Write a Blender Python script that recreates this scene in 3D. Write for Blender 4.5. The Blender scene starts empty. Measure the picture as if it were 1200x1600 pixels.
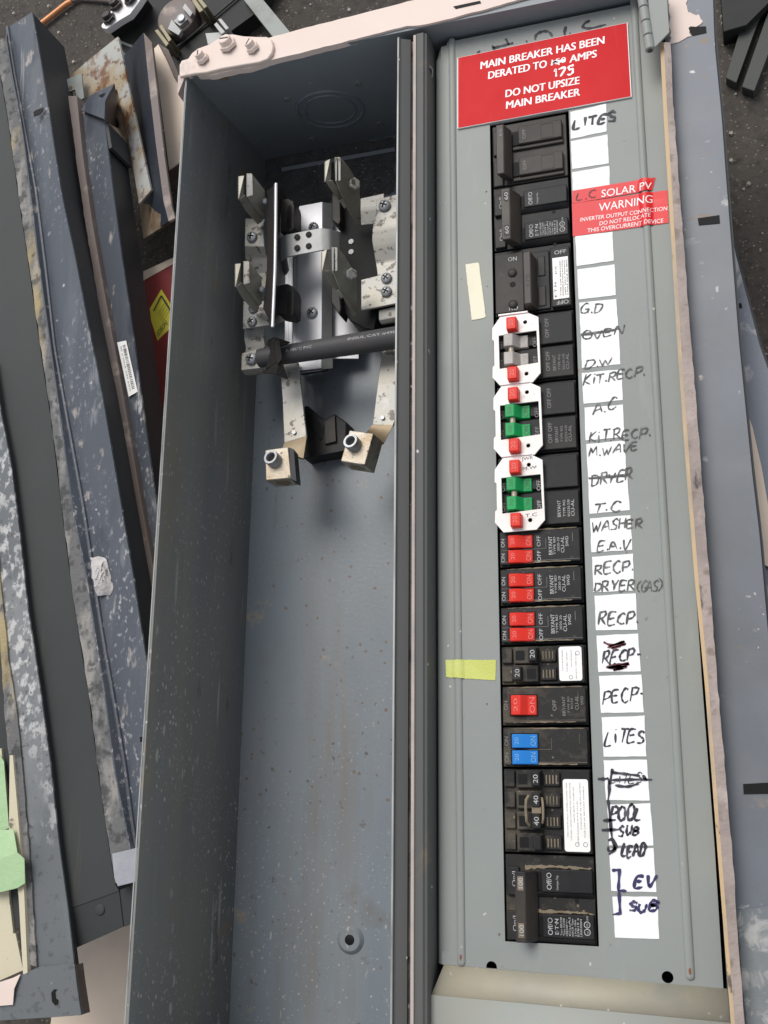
import bpy, math, random
import numpy as np
from mathutils import Matrix, Vector
from mathutils.geometry import tessellate_polygon
random.seed(7)
S = bpy.context.scene
COL = S.collection
IN = 0.0254                                   # the whole place is measured in inches on the panel face
# ------------------------------------------------------------------ camera
F = 1653.43
M = [[0.9495532717643352, 0.009566315431139071, -0.31345983744444567],
     [-0.06871572891143526, -0.968898226121232, -0.23772752474058953],
     [-0.305984856948504, 0.24727457012032075, -0.9193631242822293]]
CAM = (5.647421780724916, 3.630037680336698, 26.367434315821495)
MT = Matrix(M).transposed()
cd = bpy.data.cameras.new('camera'); cam = bpy.data.objects.new('camera', cd); COL.objects.link(cam)
cd.sensor_fit = 'VERTICAL'; cd.sensor_height = 36; cd.sensor_width = 27; cd.lens = 36*F/1600
cd.clip_start = 0.02; cd.clip_end = 400
cam.matrix_world = Matrix.Translation(Vector(CAM)*IN) @ (MT @ Matrix(((1,0,0),(0,-1,0),(0,0,-1)))).to_4x4()
S.camera = cam
# ------------------------------------------------------------------ light
SUN_EL, SUN_AZ = math.radians(56), math.radians(-24)      # from the upper left, seen from above
w = bpy.data.worlds.new('World'); S.world = w; w.use_nodes = True
nt = w.node_tree; bg = nt.nodes['Background']
sky = nt.nodes.new('ShaderNodeTexSky'); sky.sky_type = 'NISHITA'; sky.sun_disc = False
sky.sun_elevation = SUN_EL; sky.sun_rotation = SUN_AZ; sky.air_density = 1.0; sky.dust_density = 1.5; sky.ozone_density = 1.0
hs = nt.nodes.new('ShaderNodeHueSaturation'); hs.inputs['Saturation'].default_value = .28
nt.links.new(sky.outputs[0], hs.inputs['Color']); nt.links.new(hs.outputs[0], bg.inputs[0]); bg.inputs[1].default_value = 0.12
sd = bpy.data.lights.new('sun', 'SUN'); sun = bpy.data.objects.new('sun', sd); COL.objects.link(sun)
sd.energy = 1.5; sd.angle = math.radians(34); sd.color = (1, .965, .92)
sdir = Vector((math.sin(SUN_AZ)*math.cos(SUN_EL), math.cos(SUN_AZ)*math.cos(SUN_EL), math.sin(SUN_EL)))
sun.rotation_euler = sdir.to_track_quat('Z', 'Y').to_euler()
S.view_settings.view_transform = 'Standard'; S.view_settings.look = 'None'
S.view_settings.exposure = 0.5; S.view_settings.gamma = 1; S.view_settings.use_curve_mapping = False

# ------------------------------------------------------------------ helpers
def at(u, v, z):
    d = MT @ Vector(((u-600)/F, (v-800)/F, 1)); t = (z-CAM[2])/d[2]
    return (CAM[0]+t*d[0], CAM[1]+t*d[1], z)
def aty(u, v, y):
    d = MT @ Vector(((u-600)/F, (v-800)/F, 1)); t = (y-CAM[1])/d[1]
    return (CAM[0]+t*d[0], y, CAM[2]+t*d[2])
def atx(u, v, x):
    d = MT @ Vector(((u-600)/F, (v-800)/F, 1)); t = (x-CAM[0])/d[0]
    return (x, CAM[1]+t*d[1], CAM[2]+t*d[2])
P3 = lambda pts: [at(*p) for p in pts]
WL = {}
def wl(o): return WL.get(o.name, Vector((0,0,0))) if o else Vector((0,0,0))
def tag(o, label=None, cat=None, group=None, kind=None):
    if label: o['label'] = label
    if cat: o['category'] = cat
    if group: o['group'] = group
    if kind: o['kind'] = kind
    return o
def thing(name, label, cat, loc, group=None):
    o = bpy.data.objects.new(name, None); COL.objects.link(o); o.empty_display_size = .02
    o.location = Vector(loc)*IN; WL[o.name] = Vector(loc)
    return tag(o, label, cat, group)
class MB:
    def __init__(s): s.v = []; s.f = []
    def add(s, vs, fs):
        n = len(s.v); s.v += [tuple(p) for p in vs]; s.f += [tuple(i+n for i in f) for f in fs]; return s
    def box(s, x0, x1, y0, y1, z0, z1):
        return s.add([(x0,y0,z0),(x1,y0,z0),(x1,y1,z0),(x0,y1,z0),(x0,y0,z1),(x1,y0,z1),(x1,y1,z1),(x0,y1,z1)],
                     [(3,2,1,0),(4,5,6,7),(0,1,5,4),(1,2,6,5),(2,3,7,6),(3,0,4,7)])
    def loft(s, a, b, cap=True):                # two rings of the same length, a below / b above
        n = len(a); fs = [(i,(i+1)%n,n+(i+1)%n,n+i) for i in range(n)]
        if cap:
            for r, off, flip in ((a,0,True),(b,n,False)):
                for t in tessellate_polygon([[Vector(p) for p in r]]):
                    fs.append(tuple(i+off for i in (t[::-1] if flip else t)))
        return s.add(list(a)+list(b), fs)
    def prism(s, pts, z0, z1):                  # outline in x,y
        return s.loft([(p[0],p[1],z0) for p in pts], [(p[0],p[1],z1) for p in pts])
    def prism_y(s, prof, y0, y1):               # profile (x,z) run along y
        return s.loft([(x,y1,z) for x,z in prof], [(x,y0,z) for x,z in prof])
    def sheet(s, pts, t=.06):                   # solid sheet through 3d outline, thickness away from the camera
        P = [Vector(p) for p in pts]; n = Vector((0,0,0))
        for i in range(len(P)): n += P[i].cross(P[(i+1)%len(P)])
        n.normalize(); c = sum(P, Vector())/len(P)
        if n.dot(Vector(CAM)-c) < 0: n = -n
        return s.loft([p-n*t for p in P], P)
    def strip(s, a, b, t=.05, n=40, off=None):  # ruled sheet between two rails, with thickness
        A, B = resample(a,n), resample(b,n)
        c = (B[n//2]-A[n//2]).cross(A[n//2+1]-A[n//2]).normalized()
        if c.dot(Vector(CAM)-A[n//2]) < 0: c = -c
        c = c*t if off is None else Vector(off)
        vs = []; fs = []
        for p, q in zip(A,B): vs += [p,q,q-c,p-c]
        for i in range(n-1):
            k = 4*i
            for j in range(4): fs.append((k+j,k+(j+1)%4,k+4+(j+1)%4,k+4+j))
        fs += [(0,1,2,3),(4*n-4,4*n-3,4*n-2,4*n-1)]
        return s.add(vs, fs)
    def cyl(s, p, q, r, r2=None, n=20, cap=True):
        p, q = Vector(p), Vector(q); d = (q-p).normalized()
        a = d.orthogonal().normalized(); b = d.cross(a); r2 = r if r2 is None else r2
        ra = [p+r*(math.cos(t)*a+math.sin(t)*b) for t in [2*math.pi*i/n for i in range(n)]]
        rb = [q+r2*(math.cos(t)*a+math.sin(t)*b) for t in [2*math.pi*i/n for i in range(n)]]
        m = len(s.v); s.add(ra+rb, [(i,(i+1)%n,n+(i+1)%n,n+i) for i in range(n)])
        if cap: s.f += [tuple(m+i for i in range(n))[::-1], tuple(m+n+i for i in range(n))]
        return s
    def lathe(s, c, prof, n=24, axis=(0,0,1)):  # prof (r,h)
        c = Vector(c); d = Vector(axis).normalized(); a = d.orthogonal().normalized(); b = d.cross(a); vs = []; fs = []
        for r, h in prof:
            for i in range(n):
                t = 2*math.pi*i/n; vs.append(c+d*h+r*(math.cos(t)*a+math.sin(t)*b))
        for k in range(len(prof)-1):
            for i in range(n): fs.append((k*n+i,k*n+(i+1)%n,(k+1)*n+(i+1)%n,(k+1)*n+i))
        fs.append(tuple((len(prof)-1)*n+i for i in range(n)))
        return s.add(vs, fs)
    def tube(s, path, r, n=10):
        P = [Vector(p) for p in path]; vs = []; fs = []; rr = r if isinstance(r, list) else [r]*len(P)
        for i, p in enumerate(P):
            d = (P[min(i+1,len(P)-1)]-P[max(i-1,0)]).normalized(); a = d.cross(Vector((0,.02,1))).normalized(); b = d.cross(a)
            for k in range(n):
                t = 2*math.pi*k/n; vs.append(p+rr[i]*(math.cos(t)*a+math.sin(t)*b))
        for i in range(len(P)-1):
            for k in range(n): fs.append((i*n+k,i*n+(k+1)%n,(i+1)*n+(k+1)%n,(i+1)*n+k))
        fs += [tuple(range(n))[::-1], tuple((len(P)-1)*n+k for k in range(n))]
        return s.add(vs, fs)
    def plate(s, outer, holes, z, t):           # flat plate with real holes
        loops = [outer]+holes; pts = [Vector((p[0],p[1],0)) for l in loops for p in l]
        tri = tessellate_polygon([[Vector((p[0],p[1],0)) for p in l] for l in loops]); n = len(pts)
        m = len(s.v); s.v += [(p.x,p.y,z) for p in pts]+[(p.x,p.y,z-t) for p in pts]
        for a,b,c in tri:
            if (pts[b]-pts[a]).cross(pts[c]-pts[a]).z < 0: b, c = c, b
            s.f += [(m+a,m+b,m+c),(m+n+c,m+n+b,m+n+a)]
        k = 0
        for l in loops:
            for i in range(len(l)):
                j = (i+1)%len(l); s.f.append((m+k+i,m+k+j,m+n+k+j,m+n+k+i))
            k += len(l)
        return s
    def ribbon(s, pts, wd, z):
        P = [Vector((p[0],p[1],0)) for p in pts]; vs = []; n = len(P)
        for i, p in enumerate(P):
            d = (P[min(i+1,n-1)]-P[max(i-1,0)]); d = d.normalized() if d.length > 1e-9 else Vector((1,0,0))
            q = Vector((-d.y,d.x,0))*wd*1.2*(.46-.26*abs(i/(n-1)-.35)+.12*math.sin(i*1.1+p.x*9+p.y*5))
            if i in (0,n-1): q *= .75
            vs += [(p.x+q.x,p.y+q.y,z),(p.x-q.x,p.y-q.y,z)]
        return s.add(vs, [(2*i,2*i+1,2*i+3,2*i+2) for i in range(n-1)])
    def build(s, name, mat, parent=None, bevel=0, label=None, smooth=True, seg=2, origin=None):
        o0 = wl(parent) if parent else Vector((0,0,0))
        if parent is None:
            V = np.array([list(p) for p in s.v]); o0 = Vector(((V[:,0].min()+V[:,0].max())/2,(V[:,1].min()+V[:,1].max())/2,V[:,2].min()))
        me = bpy.data.meshes.new(name)
        me.from_pydata([tuple((Vector(p)-o0)*IN) for p in s.v], [], s.f); me.validate(); 
        me.materials.append(mat)
        bmn(me)
        if smooth:
            for p in me.polygons: p.use_smooth = True
            me.set_sharp_from_angle(angle=math.radians(32))
        o = bpy.data.objects.new(name, me); COL.objects.link(o)
        if parent: o.parent = parent; WL[o.name] = o0
        else: o.location = o0*IN; WL[o.name] = o0
        if bevel:
            b = o.modifiers.new('bevel','BEVEL'); b.width = bevel*IN; b.segments = seg; b.limit_method = 'ANGLE'; b.angle_limit = math.radians(40)
        if label: o['label'] = label
        return o
import bmesh
def bmn(me):
    b = bmesh.new(); b.from_mesh(me); bmesh.ops.recalc_face_normals(b, faces=b.faces)
    b.to_mesh(me); b.free()
def resample(pts, n):
    P = [Vector(p) for p in pts]; L = [0]
    for i in range(1,len(P)): L.append(L[-1]+(P[i]-P[i-1]).length)
    out = []
    for k in range(n):
        t = L[-1]*k/(n-1); i = 0
        while i < len(P)-2 and L[i+1] < t: i += 1
        f = (t-L[i])/max(1e-9, L[i+1]-L[i]); out.append(P[i].lerp(P[i+1], min(1,max(0,f))))
    return out
def copy_tree(o, parent=None):
    c = o.copy(); COL.objects.link(c); c.parent = parent
    for ch in list(o.children): copy_tree(ch, c)
    return c
def rough_edge(pts, amp=.02, n=60):             # jitter a closed 2d/3d outline, for chipped paint
    P = resample(list(pts)+[pts[0]], n)[:-1]
    return [(p.x+random.uniform(-amp,amp), p.y+random.uniform(-amp,amp), p.z) for p in P]

def cut_edge(P, amp=.007):                       # scissor-cut outline that keeps its corners
    out = []
    for p, q in zip(P, P[1:]+P[:1]):
        for k in range(6):
            a = amp if k else amp*.5; out.append((p[0]+(q[0]-p[0])*k/6+random.uniform(-a,a), p[1]+(q[1]-p[1])*k/6+random.uniform(-a,a), p[2]))
    return out
# ------------------------------------------------------------------ materials
def mat(name, base, rough=.5, metal=0, layers=(), bump=.0, bscale=900, spec=.5):
    m = bpy.data.materials.new(name); m.use_nodes = True; t = m.node_tree; N = t.nodes; L = t.links
    b = N['Principled BSDF']; b.inputs['Roughness'].default_value = rough; b.inputs['Metallic'].default_value = metal
    b.inputs['Specular IOR Level'].default_value = spec
    tc = N.new('ShaderNodeTexCoord'); col = None
    rgb = N.new('ShaderNodeRGB'); rgb.outputs[0].default_value = (*base,1); col = rgb.outputs[0]
    rsock = None
    for i, l in enumerate(layers):
        mp = N.new('ShaderNodeMapping'); mp.inputs['Scale'].default_value = l.get('stretch',(1,1,1)); mp.inputs['Location'].default_value = (i*1.7+.3,i*.9,i*.4)
        L.new(tc.outputs['Object'], mp.inputs[0])
        if l.get('kind') == 'vor':
            n = N.new('ShaderNodeTexVoronoi'); n.inputs['Scale'].default_value = l['scale']; n.inputs['Randomness'].default_value = 1
            # break the round cells up
            nn = N.new('ShaderNodeTexNoise'); nn.inputs['Scale'].default_value = l['scale']*1.7
            ad = N.new('ShaderNodeVectorMath'); ad.operation = 'MULTIPLY_ADD'
            L.new(mp.outputs[0], nn.inputs['Vector']); L.new(nn.outputs['Color'], ad.inputs[0])
            ad.inputs[1].default_value = (.5/l['scale'],)*3; L.new(mp.outputs[0], ad.inputs[2]); L.new(ad.outputs[0], n.inputs['Vector'])
            src = n.outputs['Distance']
        else:
            n = N.new('ShaderNodeTexNoise'); n.inputs['Scale'].default_value = l['scale']; n.inputs['Detail'].default_value = l.get('detail',5)
            n.inputs['Roughness'].default_value = l.get('nr',.6); n.inputs['Distortion'].default_value = l.get('dist',0)
            L.new(mp.outputs[0], n.inputs['Vector']); src = n.outputs['Fac']
        r = N.new('ShaderNodeMapRange'); lo, hi = l['thr']
        r.inputs['From Min'].default_value = lo; r.inputs['From Max'].default_value = hi; r.inputs['To Max'].default_value = l.get('amt',1)
        L.new(src, r.inputs['Value']); fac = r.outputs[0]
        if 'ym' in l:                            # marks that gather towards one end of the part
            sp = N.new('ShaderNodeSeparateXYZ'); L.new(tc.outputs['Object'], sp.inputs[0]); yr = N.new('ShaderNodeMapRange')
            yr.inputs['From Min'].default_value = l['ym'][0]*IN; yr.inputs['From Max'].default_value = l['ym'][1]*IN; yr.inputs['To Min'].default_value = l['ym'][2]
            L.new(sp.outputs[1], yr.inputs['Value']); mu = N.new('ShaderNodeMath'); mu.operation = 'MULTIPLY'
            L.new(fac, mu.inputs[0]); L.new(yr.outputs[0], mu.inputs[1]); fac = mu.outputs[0]
        if 'mask' in l:                          # a second, larger noise that says where the marks gather
            k = N.new('ShaderNodeTexNoise'); k.inputs['Scale'].default_value = l['mask'][0]; k.inputs['Detail'].default_value = 3
            L.new(mp.outputs[0], k.inputs['Vector']); kr = N.new('ShaderNodeMapRange'); kr.inputs['From Min'].default_value = l['mask'][1]; kr.inputs['From Max'].default_value = l['mask'][2]
            L.new(k.outputs['Fac'], kr.inputs['Value']); mu = N.new('ShaderNodeMath'); mu.operation = 'MULTIPLY'
            L.new(fac, mu.inputs[0]); L.new(kr.outputs[0], mu.inputs[1]); fac = mu.outputs[0]
        mx = N.new('ShaderNodeMix'); mx.data_type = 'RGBA'; L.new(fac, mx.inputs['Factor']); L.new(col, mx.inputs[6])
        mx.inputs[7].default_value = (*l['col'],1); col = mx.outputs[2]
        if 'rough' in l:
            q = N.new('ShaderNodeMix'); q.data_type = 'FLOAT'; L.new(fac, q.inputs[0])
            if rsock: L.new(rsock, q.inputs[2])
            else: q.inputs[2].default_value = rough
            q.inputs[3].default_value = l['rough']; rsock = q.outputs[0]
    L.new(col, b.inputs['Base Color'])
    if rsock: L.new(rsock, b.inputs['Roughness'])
    if bump:
        n = N.new('ShaderNodeTexNoise'); n.inputs['Scale'].default_value = bscale; n.inputs['Detail'].default_value = 6
        L.new(tc.outputs['Object'], n.inputs['Vector'])
        bp = N.new('ShaderNodeBump'); bp.inputs['Strength'].default_value = bump; bp.inputs['Distance'].default_value = .001
        L.new(n.outputs['Fac'], bp.inputs['Height']); L.new(bp.outputs[0], b.inputs['Normal'])
    return m
def spots(col, scale, size, amt=.9, mask=None, stretch=(1,1,1), rough=None, ym=None):
    d = dict(kind='vor', scale=scale, thr=(size,size*.55), col=col, amt=amt, stretch=stretch)
    if mask: d['mask'] = mask
    if rough: d['rough'] = rough
    if ym: d['ym'] = ym
    return d
def blot(col, scale, lo, hi, amt=.9, stretch=(1,1,1), **k): return dict(scale=scale, thr=(lo,hi), col=col, amt=amt, stretch=stretch, **k)
WHT = (.62,.6,.57); TAN = (.36,.28,.18); RUST = (.25,.09,.03); GRIME = (.06,.055,.05)
m_front = mat('grey_paint', (.268,.283,.267), .45, 0, [blot((.225,.24,.228),5,.38,.68,.7), blot((.31,.3,.245),8,.52,.74,.4), blot((.33,.35,.335),60,.62,.74,.35,(1,.2,1)), blot((.15,.15,.14),34,.66,.74,.35,mask=(7,.5,.62)), spots((.08,.07,.06),55,.07,.8,(20,.48,.58)), spots(WHT,80,.07,.8,(25,.5,.58)), spots(RUST,28,.05,.8,(10,.5,.6))], .1, 260, spec=.25)
m_lip = mat('grey_paint_dusty', (.3,.315,.29), .5, 0, [blot((.33,.29,.22),10,.42,.66,.6), spots(RUST,40,.09,.8), spots(WHT,70,.07,.9)], .08, 1500, spec=0.22)
m_band = mat('dust_stained_paint', (.315,.295,.235), .6, 0, [blot((.38,.34,.25),14,.4,.65,.8), spots(RUST,50,.09,.8,(9,.48,.6)), spots(WHT,80,.08,.8), blot((.26,.26,.23),30,.55,.7,.6)], .12, 300)
m_in = mat('enclosure_floor_paint', (.175,.205,.23), .4, 0, [blot((.14,.165,.185),6,.38,.68,.7), blot((.26,.26,.25),9,.5,.8,.5,(1,.2,1)), blot((.17,.13,.085),34,.52,.7,.6,(1,.09,1),mask=(5,.44,.58)), spots((.14,.08,.04),110,.17,.9,(8,.47,.56)), blot((.09,.1,.11),140,.62,.7,.5,(1,.12,1),mask=(7,.46,.58)), blot((.34,.34,.32),70,.63,.76,.5,(1,.04,1),mask=(5,.42,.6)), spots((.4,.39,.36),95,.13,.9,(6,.5,.6),(1,.5,1),ym=(0,-11,.12)), spots((.4,.39,.36),190,.17,.85,(7,.47,.59),ym=(2,-11,.15)), spots((.4,.4,.38),280,.17,.7,(7,.5,.6),ym=(8,-8,.2)), blot((.1,.075,.05),90,.64,.7,.7,mask=(6,.48,.58)), spots((.05,.04,.03),70,.11,.8,(9,.5,.6)), blot((.12,.09,.06),16,.63,.74,.6,ym=(-6,-15,.15)), blot(TAN,30,.66,.74,.6)], .1, 300)
m_wall = mat('enclosure_wall_paint', (.18,.19,.186), .45, 0, [blot((.2,.16,.1),20,.47,.68,.6,(1,.12,1),mask=(5,.4,.58)), blot((.14,.15,.15),7,.4,.7,.7), blot((.26,.245,.2),12,.5,.76,.6,(1,.07,1)), blot((.36,.34,.29),80,.6,.74,.6,(1,.035,1),mask=(6,.42,.6)), spots((.43,.42,.38),90,.2,1,(8,.43,.53),(1,.5,1),ym=(3,-8,.12)), spots((.5,.49,.45),190,.22,1,(8,.41,.53),(1,.7,1),ym=(5,-8,.2)), spots((.43,.42,.38),300,.22,.9,(10,.42,.55),ym=(6,-8,.25)), spots((.43,.42,.38),70,.17,.8,(7,.42,.54),(1,.08,1),ym=(7,-6,.25)), blot((.28,.2,.11),18,.64,.73,.7), blot((.05,.05,.05),40,.66,.72,.5,(1,.3,1))], .1, 300)
m_rusts = mat('rust_chip', (.2,.075,.04), .8)
m_top = mat('enclosure_end_paint', (.2,.222,.235), .45, 0, [blot((.165,.18,.19),8,.4,.7,.7), spots(WHT,50,.06,.9), blot((.24,.2,.14),22,.66,.74,.6)], .08, 300)
m_shav = mat('metal_filings_dust', (.085,.083,.08), .8, 0, [blot((.05,.048,.045),60,.45,.65,.8), spots((.42,.42,.41),300,.22,.8,(20,.45,.6)), spots((.03,.03,.03),220,.25,.8)], .5, 1800)
m_pink = mat('peach_paint', (.7,.57,.5), .55, 0, [blot((.4,.36,.33),26,.64,.69,.8), blot((.13,.13,.13),50,.69,.73,.9), blot((.78,.68,.6),9,.5,.7,.5), blot((.66,.53,.46),14,.4,.7,.7), spots((.3,.25,.2),60,.05,.7,(12,.5,.6)), spots((.5,.38,.3),25,.06,.6)], .12, 700)
m_pinkd = mat('peach_paint_chipped', (.34,.275,.245), .65, 0, [blot((.24,.195,.175),25,.42,.62,.85), blot((.035,.03,.03),55,.6,.65,.95,(1,.3,1)), blot((.46,.38,.34),40,.55,.7,.7), blot((.16,.12,.09),90,.56,.66,.7)], .5, 400)
m_yel = mat('yellowed_edge', (.55,.4,.23), .6, 0, [blot((.35,.3,.24),40,.5,.6,.8,(1,.3,1)), blot((.08,.07,.06),90,.62,.67,.9,(1,.4,1))], .2, 900)
m_edge = mat('bare_steel_edge', (.36,.36,.345), .5, .1, [blot((.14,.14,.14),60,.48,.66,.85,(1,.2,1))])
m_edgd = mat('painted_edge_worn', (.3,.31,.3), .5, 0, [blot((.13,.13,.13),60,.5,.65,.9,(1,.3,1))])
m_div = mat('divider_paint', (.1,.102,.098), .5, 0, [blot((.11,.11,.1),8,.45,.7,.7,(1,.3,1)), blot((.2,.15,.1),25,.63,.72,.6), spots(WHT,45,.06,.9)], .06, 1400, spec=.18)
m_divb = mat('divider_groove', (.1,.1,.1), .6, 0, [blot((.3,.25,.18),40,.55,.68,.8,(1,.5,1)), blot((.02,.02,.02),80,.5,.6,.9,(1,.5,1)), spots((.6,.6,.58),130,.22,.9,(14,.5,.58))], .3, 900)
m_pstrip = mat('faded_pink_strip', (.42,.35,.31), .6, 0, [blot((.3,.26,.24),30,.45,.65,.7), blot((.1,.06,.03),60,.64,.7,.9,(1,.4,1))], .2, 900)
m_black = mat('black_moulded_plastic', (.016,.016,.017), .45, 0, [blot((.05,.045,.04),30,.45,.75,.7), spots((.12,.1,.08),90,.08,.7,(15,.5,.6))], .08, 1600, spec=.18)
m_blk2 = mat('black_plastic_worn', (.024,.023,.023), .45, 0, [blot((.065,.055,.045),22,.4,.7,.8), blot((.1,.09,.08),120,.66,.75,.4)], .08, 1600, spec=.18)
m_brk = mat('brown_black_plastic', (.035,.031,.028), .45, 0, [blot((.075,.065,.055),20,.4,.7,.8), blot((.13,.12,.11),130,.68,.78,.4)], .08, 1600, spec=.18)
m_dusty = mat('black_plastic_dusty', (.024,.023,.022), .55, 0, [blot((.15,.125,.09),30,.52,.7,.6), blot((.1,.085,.065),120,.55,.72,.5), spots((.3,.25,.18),160,.12,.6)], .25, 1300, spec=.18)
m_hand = mat('brown_worn_handle', (.048,.041,.035), .45, 0, [blot((.09,.075,.06),25,.5,.75,.7), blot((.03,.028,.025),60,.55,.7,.6)], .15, 800, spec=.3)
m_dust = mat('settled_dust', (.24,.19,.13), .9, 0, [blot((.1,.085,.06),60,.45,.6,.8)], .6, 1500)
m_pit = mat('dark_recess', (.008,.008,.008), .6, spec=.18)
m_red = mat('red_plastic', (.66,.03,.016), .38, 0, [blot((.5,.03,.025),50,.5,.7,.5), spots((.12,.05,.04),120,.1,.7), blot((.2,.05,.04),70,.62,.72,.6)], .05, spec=0.22)
m_green = mat('green_plastic', (.01,.32,.085), .38, 0, [blot((.015,.22,.07),50,.5,.7,.6)], .05, spec=0.22)
m_blue = mat('blue_plastic', (.02,.19,.55), .4, 0, [blot((.06,.16,.35),60,.55,.7,.6)], .05, spec=0.22)
m_greyp = mat('grey_plastic', (.38,.35,.32), .45, 0, [blot((.28,.25,.23),50,.45,.7,.7)], .05)
m_plate = mat('white_enamel_plate', (.8,.76,.72), .35, 0, [blot((.56,.47,.4),22,.5,.7,.65), blot((.3,.25,.2),60,.64,.72,.7), spots((.3,.22,.16),90,.06,.6,(14,.5,.6))], .05)
m_tie = mat('dirty_brass_tie', (.4,.35,.27), .5, .4, [blot((.2,.16,.1),60,.5,.7,.7)])
m_paper = mat('white_paper', (.82,.82,.815), .6, 0, [blot((.72,.71,.69),14,.5,.75,.6), blot((.5,.5,.5),30,.64,.74,.4,(1,.5,1)), blot((.6,.55,.46),22,.66,.74,.5), spots((.25,.25,.25),70,.05,.7,(15,.5,.6))], .12, 250)
#'white_paper', (.84,.84,.84), .6, 0, [blot((.76,.76,.76),18,.5,.75,.7), spots((.3,.3,.3),70,.035,.6,(15,.52,.6))], .06, 700)
m_stick = mat('sticker_paper', (.82,.81,.78), .45, 0, [blot((.7,.66,.58),25,.55,.75,.6)])
m_ink = mat('marker_ink', (.016,.014,.024), .6, 0, [blot((.14,.135,.16),90,.5,.68,.5)])
m_bink = mat('violet_marker_ink', (.025,.02,.09), .6, 0, [blot((.12,.11,.2),90,.55,.7,.4)])
m_gink = mat('grey_pencil_ink', (.075,.075,.07), .7, 0, [blot((.3,.3,.3),120,.5,.66,.6)])
m_rink = mat('dark_red_ink', (.1,.012,.02), .6, 0, [blot((.3,.12,.12),120,.5,.66,.5)])
m_print = mat('white_print', (.43,.43,.42), .6, 0, [blot((.18,.175,.17),160,.5,.66,.6)])
m_printg = mat('greyed_print', (.2,.19,.18), .6)
m_printb = mat('black_print', (.04,.04,.04), .6)
m_sign = mat('red_sign_plastic', (.58,.012,.016), .42, 0, [blot((.5,.012,.016),5,.4,.65,.6), blot((.62,.09,.08),50,.62,.74,.5,(1,.25,1)), blot((.66,.035,.035),10,.4,.7,.6), spots((.75,.6,.55),70,.035,.8,(15,.5,.6))], .02, spec=0.08)
m_signw = mat('white_sign_core', (.82,.79,.78), .4)
m_tapered = mat('red_vinyl', (.68,.022,.028), .3, 0, [blot((.74,.12,.11),60,.62,.74,.5,(.3,1,1)), blot((.6,.016,.022),12,.45,.6,.7)], spec=0.22)
m_tapey = mat('yellow_green_tape', (.56,.6,.16), .7, 0, [blot((.66,.68,.3),40,.5,.7,.6,(.3,1,1)), blot((.48,.48,.1),8,.5,.62,.6)], .3, 500)
m_tapec = mat('cream_tape', (.78,.73,.56), .6, 0, [blot((.68,.58,.4),20,.5,.7,.6)], .1)
m_zinc = mat('galvanised_steel', (.36,.355,.335), .5, .3, [blot((.42,.39,.32),30,.4,.65,.8), blot((.1,.085,.07),150,.57,.62,.9), blot((.5,.49,.46),60,.58,.72,.6)], .12, 900)
m_zincd = mat('tarnished_blade_steel', (.36,.345,.29), .45, .25, [blot((.2,.18,.13),30,.4,.65,.8), spots((.06,.05,.04),90,.14,.8)], .12, 900)
m_screw = mat('zinc_screw', (.4,.41,.42), .42, .6, [blot((.25,.25,.25),120,.5,.7,.6)])
m_alu = mat('bright_aluminium', (.66,.66,.68), .38, .25, [blot((.5,.5,.52),40,.5,.7,.5,(1,.1,1))], .04)
m_clip = mat('dull_grey_clip', (.34,.34,.33), .45, .1, [blot((.2,.2,.2),30,.45,.7,.6)])
m_barr = mat('dark_steel_channel', (.055,.05,.05), .3, .5, [blot((.1,.085,.07),20,.4,.7,.7)])
m_lug = mat('tin_plated_lug', (.45,.41,.34), .42, .5, [blot((.3,.21,.12),30,.45,.64,.85), blot((.07,.055,.04),70,.58,.66,.9), spots((.05,.04,.03),120,.18,.8)], .3)
m_lugd = mat('bronze_strap', (.26,.19,.11), .5, .4, [blot((.4,.34,.24),30,.5,.7,.6)])
m_conduit = mat('black_pvc_sleeve', (.075,.073,.075), .5, 0, [blot((.14,.115,.09),18,.48,.7,.7)], .1, spec=.18)
m_tapeb = mat('black_tape', (.012,.011,.01), .6, 0, [blot((.04,.033,.027),40,.55,.7,.8)], .5, 500, spec=.18)
chalk = [blot((.15,.158,.17),20,.5,.74,.7,(1,.15,1)), blot((.36,.36,.355),80,.62,.72,.7,(1,.05,1),mask=(7,.44,.58)), blot((.5,.5,.49),90,.54,.62,.9,(1,.3,1),mask=(11,.52,.62)), blot((.38,.38,.375),230,.57,.65,.7,(1,.7,1),mask=(12,.46,.6)), blot((.04,.045,.06),35,.58,.68,.8,(1,.3,1)), blot((.42,.37,.33),70,.62,.7,.7,(1,.5,1)), spots(WHT,60,.1,.8,(10,.5,.6))]
m_flange = mat('blue_grey_flange_chalky', (.068,.077,.094), .42, 0, chalk, .15, 700)
m_flangea = mat('grey_flange_mortar', (.12,.13,.135), .42, 0, [blot((.26,.26,.26),14,.5,.72,.7,(1,.4,1),dist=.6), blot((.5,.49,.475),130,.5,.58,.9,(1,.7,1),mask=(9,.47,.56)), blot((.08,.08,.08),140,.58,.64,.8), spots(WHT,60,.1,.8,(10,.5,.6))], .15, 700)
m_flat = mat('grey_green_face', (.05,.054,.053), .45, 0, [blot((.04,.043,.043),8,.4,.7,.7), blot((.12,.09,.06),40,.66,.73,.5,(1,.05,1)), spots((.03,.03,.03),40,.05,.8,(12,.5,.6))], .05, spec=.18)
m_dirt = mat('mortar_crusted_edge', (.13,.128,.125), .85, 0, [blot((.3,.285,.26),45,.5,.62,.8,(1,.4,1)), blot((.045,.045,.045),100,.52,.62,.8), blot((.4,.31,.15),12,.6,.68,.8,(1,.5,1)), blot((.06,.06,.06),70,.58,.66,.8)], .8, 400)
m_dark = mat('shaded_side_dark', (.05,.052,.056), .5, 0, [blot((.07,.07,.07),10,.45,.7,.7)], .05, spec=.18)  # shade of the sides turned away from the sun, put into the colour
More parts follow.
